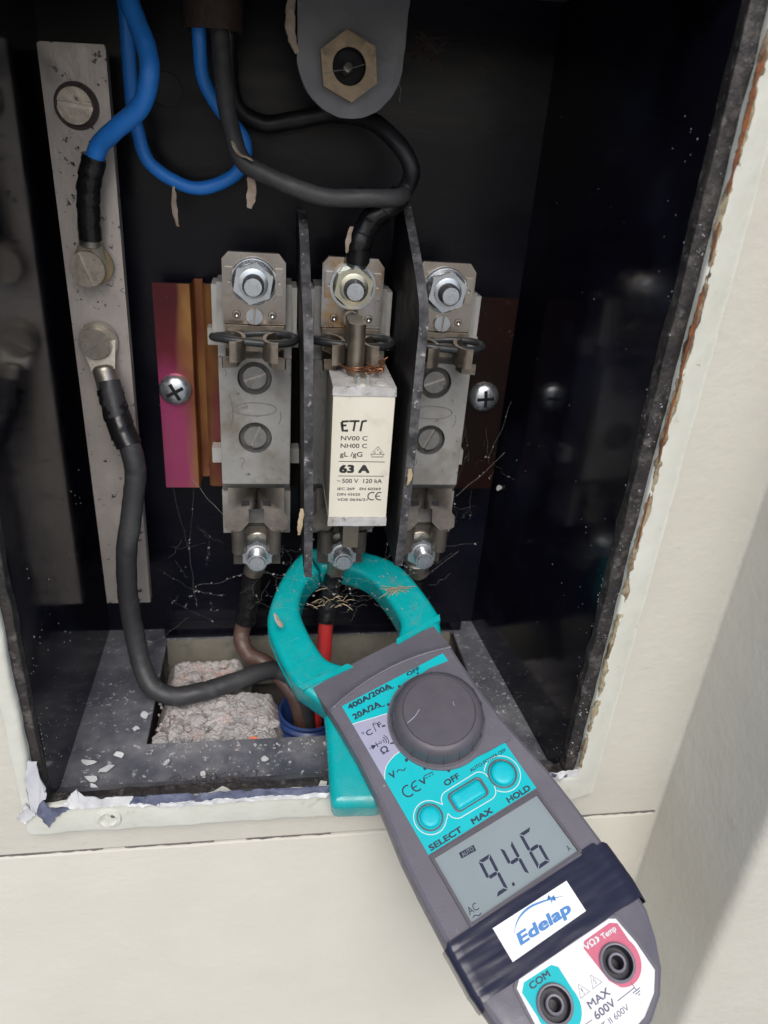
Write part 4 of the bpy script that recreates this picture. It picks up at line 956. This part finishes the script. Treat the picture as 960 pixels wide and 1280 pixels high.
    def digit(x, y, w_, h_, segs, sh=.09):
        """seven-segment figure hung from its top-left corner"""
        bm = new(); g = .22; tk = 1.05; h2 = h_ / 2
        P = lambda a, b: G(x + a + sh * (b) * -1 * -1, y + b)
        S_ = {'a': [(g, 0), (w_ - g, 0), (w_ - g - tk, -tk), (g + tk, -tk)], 'd': [(g + tk, -h_ + tk), (w_ - g - tk, -h_ + tk), (w_ - g, -h_), (g, -h_)],
              'g': [(g + .5, -h2), (g + tk, -h2 + tk / 2), (w_ - g - tk, -h2 + tk / 2), (w_ - g - .5, -h2), (w_ - g - tk, -h2 - tk / 2), (g + tk, -h2 - tk / 2)],
              'f': [(0, -g), (tk, -g - tk), (tk, -h2 + tk / 2), (tk * .45, -h2 + .1), (0, -h2 + .5)], 'b': [(w_, -g), (w_ - tk, -g - tk), (w_ - tk, -h2 + tk / 2), (w_ - tk * .45, -h2 + .1), (w_, -h2 + .5)],
              'e': [(0, -h_ + g), (tk, -h_ + g + tk), (tk, -h2 - tk / 2), (tk * .45, -h2 - .1), (0, -h2 - .5)], 'c': [(w_, -h_ + g), (w_ - tk, -h_ + g + tk), (w_ - tk, -h2 - tk / 2), (w_ - tk * .45, -h2 - .1), (w_, -h2 - .5)]}
        for s in segs: poly(S_[s], P, bm)
        part('digit', bm, 'segment', ds, smooth=0)
    digit(-8.9, -69.0, 4.7, 11.6, 'abcdfg'); digit(-.4, -69.2, 4.7, 11.2, 'fgbc'); digit(7.6, -68.9, 4.9, 11.8, 'acdefg')
    part('decimal_point', poly([(-3.4, -79.7), (-2.5, -79.7), (-2.6, -80.7), (-3.5, -80.7)], G), 'segment', ds, smooth=0)
    part('auto_flag', poly([(-12.9, -63.8), (-7.3, -64.1), (-7.5, -66.0), (-13.1, -65.7)], G), 'segment', ds, smooth=0)
    lettering('AUTO', -12.4, -8.0, -65.5, -64.25, G2, 'lcd', ds, .005)
    lettering('AC', -20.0, -16.4, -80.6, -78.4, G, 'segment', ds, -.012); lettering('A', 18.6, 19.8, -81.4, -79.6, G, 'segment', ds, -.012)
    bm = new(); stroke([(-19.6 + 3 * k / 12, -81.7 + .35 * math.sin(2 * PI * k / 12)) for k in range(13)], .28, G, bm); part('wave_mark', bm, 'segment', ds, smooth=0)
    # --- navy tape wound round the body, sticker on it
    def hw(y):
        pts = side[::1]
        for (x0, y0), (x1, y1) in zip(pts, pts[1:]):
            if y1 <= y <= y0: return x0 + (x1 - x0) * (y - y0) / (y1 - y0)
        return 30.8
    bm = new(); rows = []
    NY = 22
    for j in range(NY + 1):
        v = j / NY; row = []
        for (fx, z, k) in [(-.80, -28.6, .3), (-.86, -26, .3), (-.945, -19, .4), (-1, -8, .5), (-1, -3, .5), (-1, -1.2, .1), (-.985, -.1, -.3), (-.95, .35, -1)] + [(q / 12 * .93, .5, 0) for q in range(-12, 13)] + [(.95, .35, 1), (.985, -.1, .3), (1, -1.2, -.1), (1, -3, -.5), (1, -8, -.5), (.945, -19, -.4), (.86, -26, -.3), (.80, -28.6, -.3)]:
            ytop = -84.0 - .6 * fx - (1.0 if abs(fx) > .96 else 0); ybot = -102.2 - .9 * fx - (2.0 if abs(fx) > .98 else 0) - .5 * noise.noise(Vector((fx * 4, 1, 1)))
            y = ytop + (ybot - ytop) * v
            x = fx * (hw(y) + .95) + (0 if abs(fx) < 1 else 0)
            wv = .16 * noise.noise(Vector((fx * 3, y * .9, 2))) + .22 * max(0, noise.noise(Vector((fx * 1.2 + y * .03, y * .55, 6))))
            row.append(bm.verts.new((x + (math.copysign(.25, fx) * abs(wv) * 4 if abs(fx) == 1 else 0), y, z + (wv + .12 if abs(fx) < .97 else 0))))
        rows.append(row)
    for a, b in zip(rows, rows[1:]):
        for i in range(len(a) - 1): bm.faces.new((a[i], a[i + 1], b[i + 1], b[i]))
    part('tape_band', bm, 'mtape', t, smooth=60)
    bm = ringplate(rrect(21.8, 27.6, -86.4, -83.2, 1.1), (24.4, -85), .3, .3, .75, nseg=30)
    me = None; move(bm, Matrix(((1, 0, 0, 0), (0, 0, 1, 0), (0, 1, 0, 0), (0, 0, 0, 1)))); part('tape_tab', bm, 'mtape', t)
    st = part('sticker', prism([(-16.1, -87.1), (12.1, -87.9), (11.9, -97.7), (-16.1, -97.4)], .55, .98, .15, tf=T, seg=1), 'sticker', t)
    H = lambda a, b: (a, b, 1.02)
    lettering('Edelap', -11.5, 8.2, -95.2, -91.9, H, 'logo_blue', st, .07, shear=.12, rot=math.radians(-1.5))
    sw = spline([(-11.2, -91.6, 0), (-9.3, -89.9, 0), (-6.4, -88.6, 0), (-2.6, -88.2, 0), (1.2, -88.8, 0), (5, -89.8, 0), (8.8, -91.0, 0)], 5); bm = new(); k = len(sw)
    for i in range(k - 1):
        a, b = sw[i], sw[i + 1]; wa, wb = (.12 + .5 * math.sin(PI * min(1, q / k * 1.05)) for q in (i, i + 1))
        bm.faces.new([bm.verts.new(H(*p)) for p in ((a.x, a.y + wa * .6), (b.x, b.y + wb * .6), (b.x, b.y - wb * .4), (a.x, a.y - wa * .4))])
    star = [(4.6 + (1.5 if i % 2 == 0 else .42) * math.cos(PI * i / 5 + .4), -89.7 + (1.5 if i % 2 == 0 else .42) * math.sin(PI * i / 5 + .4)) for i in range(10)]
    poly(star, lambda a, b: (a, b, 1.035), bm); part('swoosh', bm, 'logo_blue', st, smooth=0)
    # --- jack panel
    ol = [(-19.0, -103.4), (-17.0, -101.9), (16.9, -102.9), (18.8, -104), (19.9, -112), (19.8, -120.4), (15.5, -124.6), (9, -127.6), (0, -128.8), (-9, -127.6), (-15.5, -124.6), (-19.6, -120.4), (-19.6, -112)]
    b = [(x * 1.045, -115 + (y + 115) * 1.05) for x, y in ol]
    fr = new(); rows = [[fr.verts.new((*p, z)) for p in q] for q, z in ((b, 0.), (b, .55), (ol, .55), (ol, -.1))]
    for a, c in zip(rows, rows[1:]):
        for i in range(len(ol)): fr.faces.new((a[i], a[(i + 1) % len(ol)], c[(i + 1) % len(ol)], c[i]))
    bev(fr, .2, 2, 60); part('jack_panel_edge', fr, 'shell', t)
    jp = part('jack_panel', prism(ol, -.2, .12, tf=T), 'white_panel', t)
    ck = new()
    for c in ((-11.7, -112.1), (11.2, -113.2)): lathe([(5.2, -7), (5.2, 2)], (*c, 0), (0, 0, 1), 40, bm=ck)
    cut(jp, ck)
    J = lambda a, b: (a, b, .17); J2 = lambda a, b: (a, b, .21)
    pk = [(4.9, -105.2), (6.2, -103.8), (16.4, -103.9), (18.4, -105.2)] + arc(11.9, -112.9, 6.9, 20, -125, 16) + [(6.0, -115.5)]
    part('pink_patch', ringplate(pk, (11.2, -113.2), 5.2, .13, .17, tf=T), 'pink', jp, smooth=0)
    tl = [(-18.2, -105.0), (-16.2, -103.2), (-6.4, -103.7), (-4.8, -105.2)] + arc(-11.3, -113.4, 6.7, 12, -192, 22)
    part('teal_patch', ringplate(tl, (-11.7, -112.1), 5.2, .13, .17, tf=T), 'panel', jp, smooth=0)
    for c in ((-11.7, -112.1), (11.2, -113.2)):
        bm = lathe([(5.35, 0), (5.35, .6), (5.0, .95), (4.55, .9), (4.35, .4), (4.2, -2.2), (2.75, -2.2), (2.7, .3), (2.45, .55), (2.0, .5), (1.75, .1), (1.7, -5), (0, -5)], (*c, .15), (0, 0, 1), 48, cap=False)
        jk = part('jack_socket', bm, 'jack', t, smooth=40)
        part('socket_rim', lathe([(5.38, .0), (5.38, .62), (5.0, .98), (4.6, .93), (4.6, .5)], (*c, .17), (0, 0, 1), 48, cap=False), 'jack_rim', jk)
        part('socket_rim', lathe([(2.72, -1.0), (2.72, .32), (2.45, .58), (2.0, .53), (1.8, .1)], (*c, .17), (0, 0, 1), 40, cap=False), 'jack_rim', jk)
    def Jt(s, x0, x1, y0, y1, m='brown_print', bd=.006, **k): lettering(s, x0, x1, y0, y1, J2, m, jp, bd, **k)
    Jt('COM', -15.4, -8.2, -105.9, -104.1, 'navy_print', .05)
    Jt('V\u03a9', 5.2, 9.2, -106.2, -104.5, 'white_line', .05); Jt('Temp', 11.6, 17.0, -106.5, -104.9, 'white_line', .05)
    bm = new(); poly([(9.5, -104.6), (10.3, -104.6), (10.8, -105.4), (10.2, -106.2), (9.4, -106.2), (10.0, -105.4)], J2, bm); part('printed_star', bm, 'white_line', jp, smooth=0)
    Jt('MAX', -3.4, 4.3, -118.3, -116.3, 'brown_print', .03); Jt('600V', -3.5, 3.9, -121.2, -119.2, 'brown_print', .03); Jt('CAT II 600V', -6.6, 6.6, -123.9, -122.4)
    bm = new()
    for x in (-2.5, 2.2): stroke([(x - 1.75, -114.7), (x, -111.6), (x + 1.75, -114.7)], .24, J2, bm, close=True)
    stroke([(-2.5, -112.7), (-2.5, -113.8)], .3, J2, bm); stroke([(-2.5, -114.1), (-2.5, -114.4)], .3, J2, bm); stroke([(2.4, -112.6), (2.0, -113.4), (2.5, -113.5), (2.1, -114.3)], .2, J2, bm)
    stroke([(4.8, -120.6), (11.4, -120.6)], .22, J2, bm); stroke([(11.4, -119), (11.4, -121.4)], .22, J2, bm)
    for k, hw_ in enumerate((1.4, .9, .4)): stroke([(11.4 - hw_, -121.4 - k * .6), (11.4 + hw_, -121.4 - k * .6)], .22, J2, bm)
    stroke([(-8.5, -120.2), (-4.6, -120.4)], .2, J2, bm)
    part('printed_marks', bm, 'brown_print', jp, smooth=0)
    # --- jaw: two hooked halves meeting at the tip
    outR = [(32.6, 18.0), (33.0, 26), (32.8, 36), (31.4, 46.5), (27.6, 54), (19.5, 63), (10, 70.5), (0.45, 75)]
    inR = [(.45, 62.0), (7, 59.5), (12.8, 54), (16.6, 47), (17.8, 38), (17.9, 30), (16.8, 22.5), (12.2, 16.8)]
    for s in (-1, 1):
        o_ = [tuple(p[:2]) for p in spline([(*p, 0) for p in outR], 4)]; i_ = [tuple(p[:2]) for p in spline([(*p, 0) for p in inR], 4)]
        bm = pillow([(s * x, y) for x, y in o_ + i_ + [(9, 6), (25.6, 3)]], -4.6, -20.0, 2.6)
        jw = part('jaw', bm, 'teal', t, smooth=40)
        sm = new(); tube([(s * (x + .05), y, -12.6) for x, y in o_[2:-1]], .32, seg=6, bm=sm, n=1, smooth=False); part('mould_seam', sm, 'teal', jw)
        # raised cuff near the body, moulded dash and rectangle
        cf = [(s * x, y) for x, y in ((11.0, 16.0), (32.2, 17.2), (31.0, 14.6), (9.8, 13.6))]
        part('jaw_cuff', prism(cf, -3.9, -8, .4, tf=T), 'teal', jw)
        part('moulded_dash', prism([(s * x, y) for x, y in ((22.0, 36.2), (29.0, 37.2), (29.0, 36.7), (22.0, 35.7))], -5.2, -4.3, .1, tf=T, seg=1), 'teal', jw)
        fr = new(); a_, b_ = rrect(20.6, 28.4, 25.2, 28.8, .5, 3), rrect(21.0, 28.0, 25.6, 28.4, .4, 3)
        rows = [[fr.verts.new((s * p[0], p[1], z)) for p in q] for q, z in ((a_, -5.2), (a_, -4.32), (b_, -4.32), (b_, -5.2))]
        for a, c in zip(rows, rows[1:]):
            for i in range(len(a_)): fr.faces.new((a[i], a[(i + 1) % len(a_)], c[(i + 1) % len(a_)], c[i]))
        part('moulded_mark', fr, 'teal', jw)
    # --- trigger lever on the left flank
    tr = [(-20, 4), (-27.6, 3.4), (-29.6, -.4), (-36.2, -15.5), (-39.9, -24), (-40.8, -27), (-39.4, -29), (-33, -32.4), (-26.5, -35.6), (-20, -34)]
    bm = pillow([p[:2] for p in spline([(*p, 0) for p in tr], 3)], -6.6, -21.5, 3.4, 6)
    tg = part('trigger', bm, 'teal', t, smooth=50)
    for k in range(6):
        y = -7 - k * 2.8; xo = -32.2 - (k * 2.8 + 1) * .42
        b = new(); tube([(xo + .4, y, -8.2), (xo + 4.5, y - .9, -6.95), (xo + 7.2, y - 1.5, -6.95)], .16, seg=6, bm=b, n=3); part('grip_line', b, 'teal', tg)
meter()

# ------------------------------------------------------------------ small litter: webs, straw, flakes, dust
def irregular(c, ln, wd, nrm, seed, bm=None, curl=.4):
    bm = bm or new(); r = random.Random(seed); x, y, z = frame_axes(nrm); a = r.uniform(0, PI); X = x * math.cos(a) + y * math.sin(a); Y = z.cross(X); k = 8; c = Vector(c)
    t_, b_ = [], []
    for i in range(k):
        an = 2 * PI * i / k; q = c + X * math.cos(an) * ln * r.uniform(.35, .6) + Y * math.sin(an) * wd * r.uniform(.35, .6) + z * (curl * r.uniform(0, 1))
        t_.append(bm.verts.new(q + z * .15)); b_.append(bm.verts.new(q))
    bm.faces.new(t_); bm.faces.new(b_[::-1])
    for i in range(k): bm.faces.new((t_[i], t_[(i + 1) % k], b_[(i + 1) % k], b_[i]))
    return bm
def hang_flake(pts, wd, label, m='flake', name='dry_flake'):
    bm = tube(pts, lambda q: wd * (.35 + .65 * math.sin(PI * min(1, .12 + q * .85))) , 8, n=5, flat=.3, wob=.35); jag(bm, .35, .7, 3)
    return tag(part(name, bm, m), label, 'flake', 'dry flakes and bits caught in the box')
hang_flake([(-63.4, 14.5, 83.4), (-63.6, 14, 78), (-63.2, 13.6, 74), (-62.4, 13.4, 70.6)], 1.0, 'thin pale flake hanging under the loop of blue cable')
hang_flake([(-36.6, -6.6, 89.8), (-36.5, -6.4, 86), (-36.9, -6.4, 82.6), (-37.3, -6.4, 79.8)], 1.5, 'broader brown flake hanging under the dark grey cable')
hang_flake([(-42.4, -6.6, 99), (-40.2, -8.8, 95.8), (-36, -12.2, 94.2)], 1.1, 'pinkish flake lying along the top of the dark grey cable')
hang_flake([(-3.6, -6.6, 76), (-4.6, -6.4, 71.5), (-4.9, -6.2, 67.5)], .9, 'brown flake beside the black taped joint')
hang_flake([(-23.6, -11, 140), (-24.8, -11.6, 134), (-24.4, -11.6, 128), (-22.6, -11.6, 124)], 1.5, 'curled brown flake peeling off the left edge of the grey bracket', 'flake')
hang_flake([(-20.0, -42.8, -12), (-20.4, -43.2, -17), (-20.9, -43, -22)], .9, 'straw coloured bit stuck low on the left barrier', 'straw')
hang_flake([(-29.2, -26.2, -66.8), (-27.4, -27.2, -70.2), (-26.0, -27.6, -72.2)], 1.3, 'short brown bark bit on the left arm of the teal jaw')
hang_flake([(16.2, -43.4, 3.6), (16.4, -43.8, 0.4), (15.9, -43.6, -2.6)], .8, 'pale crumb stuck on the edge of the right barrier', 'straw')
o = part('white_chip', irregular((71.6, 20.5, -33.5), 4.6, 2.4, (-1, -.5, 0), 4), 'chip_white'); tag(o, 'small white chip clinging to the dark right side panel of the box', 'chip')
FL = ['long white flake, leftmost on the box floor, leaning by the corner', 'broad long white flake on the box floor in the left corner', 'slim white flake highest up in the left corner of the box floor', 'small white flake just right of the long ones on the box floor', 'white flake nearest the sill in the left corner of the box floor', 'single white flake on the front strip of floor before the mortar', 'white flake on the front strip of floor right of the mortar', 'white flake at the edge of the floor opening beside the thick cable', 'small white flake on the left floor strip, level with the mortar front', 'lone white flake on the sill side of the front floor strip']
for i, (x, y, l, w_) in enumerate(((-96, -61, 5.5, 2.6), (-92, -57, 7, 3), (-99, -53, 6, 2.2), (-88, -50, 4.2, 2.6), (-94, -66, 5, 2.4), (-70, -55, 3.6, 2.4), (-33, -56, 3.6, 3), (-82, -28, 4.2, 2.8), (-84, -36, 3.4, 2.2), (-56, -62, 4, 2.4))):
    o = part('paint_flake', irregular((x, y, ZF + .4), l, w_, (0, 0, 1), 20 + i, curl=1.2), 'chip_white'); tag(o, FL[i], 'flake', 'white paint flakes on the box floor')
o = part('orange_chip', irregular((-37, -44, -116.2), 6, 4, (0, -.5, 1), 77, curl=1), mat('orange_chip', (.62, .16, .06), (.5, .12, .06), .7)); tag(o, 'small orange red chip on the front of the pale mortar', 'chip')
bm = new()
for k in range(130):
    x, y = rnd.uniform(-77, -36), rnd.uniform(-43, -14)
    irregular((x, y, -117.2 + rnd.uniform(-1.5, 1.2)), rnd.uniform(.8, 3.0), rnd.uniform(.8, 2.4), (rnd.uniform(-.6, .6), rnd.uniform(-.6, .2), 1), k, bm, 1.6)
for k in range(70):
    irregular((rnd.uniform(-78, 58), rnd.choice((rnd.uniform(-50, -45), rnd.uniform(-52, -46))), ZF + .1), rnd.uniform(.6, 1.8), rnd.uniform(.5, 1.4), (0, 0, 1), k + 500, bm, .9)
def chunk(c, r, seed):
    b2 = new(); bmesh.ops.create_icosphere(b2, subdivisions=2, radius=r)
    for v in b2.verts:
        q = v.co.normalized(); v.co = Vector(c) + Vector((q.x, q.y, q.z * .42)) * r * .8 * (1 + .45 * noise.noise(q * 1.4 + Vector((seed, 0, 0))) + .2 * noise.noise(q * 4 + Vector((0, seed, 0))))
    me = bpy.data.meshes.new('t'); b2.to_mesh(me); b2.free(); bm.from_mesh(me); bpy.data.meshes.remove(me)
for k, (x, y, r) in enumerate(((-74, -40, 4.2), (-68, -42, 3.0), (-60, -30, 5.0), (-48, -38, 4.4), (-40, -28, 3.6), (-34, -42, 4.6), (-44, -20, 4.0), (-70, -24, 3.6), (-54, -43, 3.2), (-30, -34, 3.4), (-64, -2, 4), (-52, 6, 3.2), (-36, -40, 2.6), (-58, -18, 2.6))): chunk((x, y, -116.8), r, k * 1.7)
part('mortar_crumbs', bm, 'concrete', None, smooth=0, kind='stuff')
# straw tuft on the jaw
bm = new(); rs = random.Random(3)
cst = Vector((21.5, -12.5, -66.0))
for k in range(26):
    a = rs.uniform(-.2, PI + .2); d = Vector((math.cos(a) * 6.5, -math.sin(a) * 4 * .7, -math.sin(a) * 4.0)); p0 = cst + Vector((rs.uniform(-2, 2), rs.uniform(-1, 1), rs.uniform(0, 2)))
    tube([p0, p0 + d * .5 + Vector((0, -1.2, .8)), p0 + d * rs.uniform(.8, 1.15)], .14, seg=4, bm=bm, n=3)
tag(part('straw_tuft', bm, 'straw'), 'small tuft of dry straw on the right arm of the teal jaw', 'straw', 'dry tufts on the jaw')
bm = new()
for k in range(22):
    p0 = Vector((-6, -24, -62)) + Vector((rs.uniform(-7, 6), rs.uniform(-4, 4), rs.uniform(-3, 2))); d = Vector((rs.uniform(-5, 5), rs.uniform(-2, 2), rs.uniform(-3, 2)))
    tube([p0, p0 + d * .5 + Vector((0, -.6, .8)), p0 + d], .13, seg=4, bm=bm, n=3)
tag(part('straw_tuft', bm, 'straw'), 'loose dry straw and web below the middle fuse holder', 'straw', 'dry tufts on the jaw')
# cobwebs: hair-fine strands
bm = new()
def thread(a, b, r=.07, sag=.6, bits=0):
    a, b = Vector(a), Vector(b); ps = []
    for i in range(8):
        q = i / 7; j = sag * math.sin(PI * q); ps.append(a.lerp(b, q) + Vector((rnd.gauss(0, .35) * j, rnd.gauss(0, .3) * j, -j + rnd.gauss(0, .45) * j)))
    tube(ps, lambda q: r * (.4 + .3 * abs(noise.noise(Vector((q * 9, a.x, a.z))))), seg=4, bm=bm, n=3)
    for k in range(bits):
        q = a.lerp(b, rnd.random()) + Vector((0, 0, -sag * .6)); irregular(q, rnd.uniform(.5, 1.2), rnd.uniform(.3, .7), (rnd.uniform(-1, 1), -1, rnd.uniform(-1, 1)), rnd.random(), bm, .2)
thread((-15, -17, 119), (8.5, -12.5, 126), .16, .3); thread((8.5, -12.5, 126), (6.5, -12, 118), .12, .3); thread((8.5, -12.5, 126), (9, -11.8, 113.5), .1)
thread((-63, 15, -27), (-49.5, 3, -38), .12, .5); thread((-62, 15, -32), (-66, 20, -62), .06, 1, 3); thread((-66, 20, -62), (-63, 10, -88), .06, 1, 3); thread((-72, 22, -30), (-66, 18, -62), .05, 1)
thread((46, 0, -28), (66, 5, -10), .1, .6, 2); thread((60, 8, -14), (68, 12, 10), .06, 1, 3); thread((40, -2, -50), (62, 10, -56), .06, 1, 2); thread((34, -6, -64), (52, 6, -58), .1, .4)
thread((16, -40, -34), (30, -10, -60), .07, 1, 2); thread((-17, -38, -42), (-4, -18, -64), .08, 1, 4); thread((-17, -40, -43), (-36, -10, -56), .06, 1, 3); thread((-62, 0, -70), (-40, 4, -66), .06, 1, 8); thread((-62, 0, -72), (-50, 2, -76), .06, 1, 6)
thread((-84, -14, -92), (-66, 6, -90), .05, .8, 1); thread((-7, -76.5, -108), (9, -60, -98), .1, .6); thread((2, -66, -108), (12, -50, -112), .08, .6)
for k in range(26):
    p = Vector((rnd.uniform(-20, 22), rnd.uniform(-30, 0), rnd.uniform(-66, -52))); thread(p, p + Vector((rnd.uniform(-14, 14), rnd.uniform(-8, 8), rnd.uniform(-8, 6))), .045, 1, 1)
for k in range(70):
    p = Vector((rnd.uniform(-40, 38), rnd.uniform(-26, 4), rnd.uniform(-70, -46))); thread(p, p + Vector((rnd.gauss(0, 9), rnd.gauss(0, 5), rnd.gauss(-2, 6))), .035, 1.2, rnd.choice((0, 0, 1, 2)))
for k in range(16):
    p = Vector((rnd.uniform(46, 62), rnd.uniform(-4, 16), rnd.uniform(-40, 6))); thread(p, p + Vector((rnd.gauss(4, 7), rnd.gauss(0, 4), rnd.gauss(-6, 9))), .035, 1.4, rnd.choice((0, 1)))
for k in range(14):
    p = Vector((rnd.uniform(-76, -56), rnd.uniform(4, 24), rnd.uniform(-90, -50))); thread(p, p + Vector((rnd.gauss(4, 9), rnd.gauss(0, 4), rnd.gauss(-4, 9))), .035, 1.4, rnd.choice((0, 1, 2)))
part('cobweb', bm, 'web', None, kind='stuff')
# dust ball beside the bracket
bm = new()
for k in range(60):
    p = Vector((17, -2, 129)) + Vector((rnd.gauss(0, 2.4), rnd.gauss(0, 2), rnd.gauss(0, 2))); d = Vector((rnd.gauss(0, 1), rnd.gauss(0, 1), rnd.gauss(0, 1))) * 2.2
    tube([p, p + d * .5 + Vector((.4, 0, .5)), p + d], .12, seg=4, bm=bm, n=2)
tag(part('dust_ball', bm, 'gland'), 'fluffy brown dust ball on a web to the right of the bracket', 'dust ball')
# dust specks and crumbs
bm = new()
def speck(p, s, nrm):
    if noise.noise(Vector(p) * .055) + .5 * noise.noise(Vector(p) * .2) < -.02 + .25 * rnd.random(): return
    x, y, z = frame_axes(nrm); p = Vector(p); a = rnd.uniform(0, 6)
    v = [bm.verts.new(p + (x * math.cos(a + q) + y * math.sin(a + q)) * s * rnd.uniform(.5, 1.2)) for q in (0, 2.1, 4.2)] + [bm.verts.new(p + z * s * .6)]
    for f in ((0, 1, 3), (1, 2, 3), (2, 0, 3)): bm.faces.new([v[i] for i in f])
for k in range(3200):
    x, y = rnd.uniform(XL, XRF - 2), rnd.uniform(YF + 8, YB)
    if -80 < x < 61 and -45 < y < 25: continue
    speck((x, y, ZF), rnd.choice((.15, .2, .25, .3, .3, .4, .8)), (0, 0, 1))
for k in range(240):
    q = rnd.random() ** 3.0; y = YF + q * 95; x = XRF - (XRF - XRB) * (y - YF) / (YB - YF); speck((x - .02, y, rnd.uniform(-112, 140)), rnd.choice((.2, .25, .3, .45)), (-1, 0, 0))
for k in range(420):
    speck((XRF + rnd.uniform(.3, 4.8), -76.4, rnd.uniform(-108, 145)), rnd.choice((.15, .2, .25, .3, .3, .55)), (0, -1, 0))
for k in range(220):
    q = rnd.random() ** 2.0; speck((XL + .02, YF + q * 90, rnd.uniform(-113, -20)), rnd.choice((.2, .3, .4, .5)), (1, 0, 0))
for k in range(90):
    speck((rnd.uniform(XL, XRB), YB - .05, rnd.uniform(-112, 20)), rnd.choice((.2, .25, .35)), (0, -1, 0))
part('dust_specks', bm, 'dust_grey', None, smooth=0, kind='stuff')
bm = new()
for k in range(70):
    p = Vector((-48 + rnd.gauss(0, 9), -69 + rnd.uniform(-2, 3), -110.5 + rnd.uniform(0, 1.5))); d = Vector((rnd.gauss(0, 2), rnd.gauss(0, 1.2), rnd.gauss(0, .9)))
    tube([p, p + d * .6 + Vector((0, 0, .6)), p + d], .14, seg=4, bm=bm, n=2)
part('dirt_litter', bm, 'gland', None, kind='stuff')
bpy.context.view_layer.update()
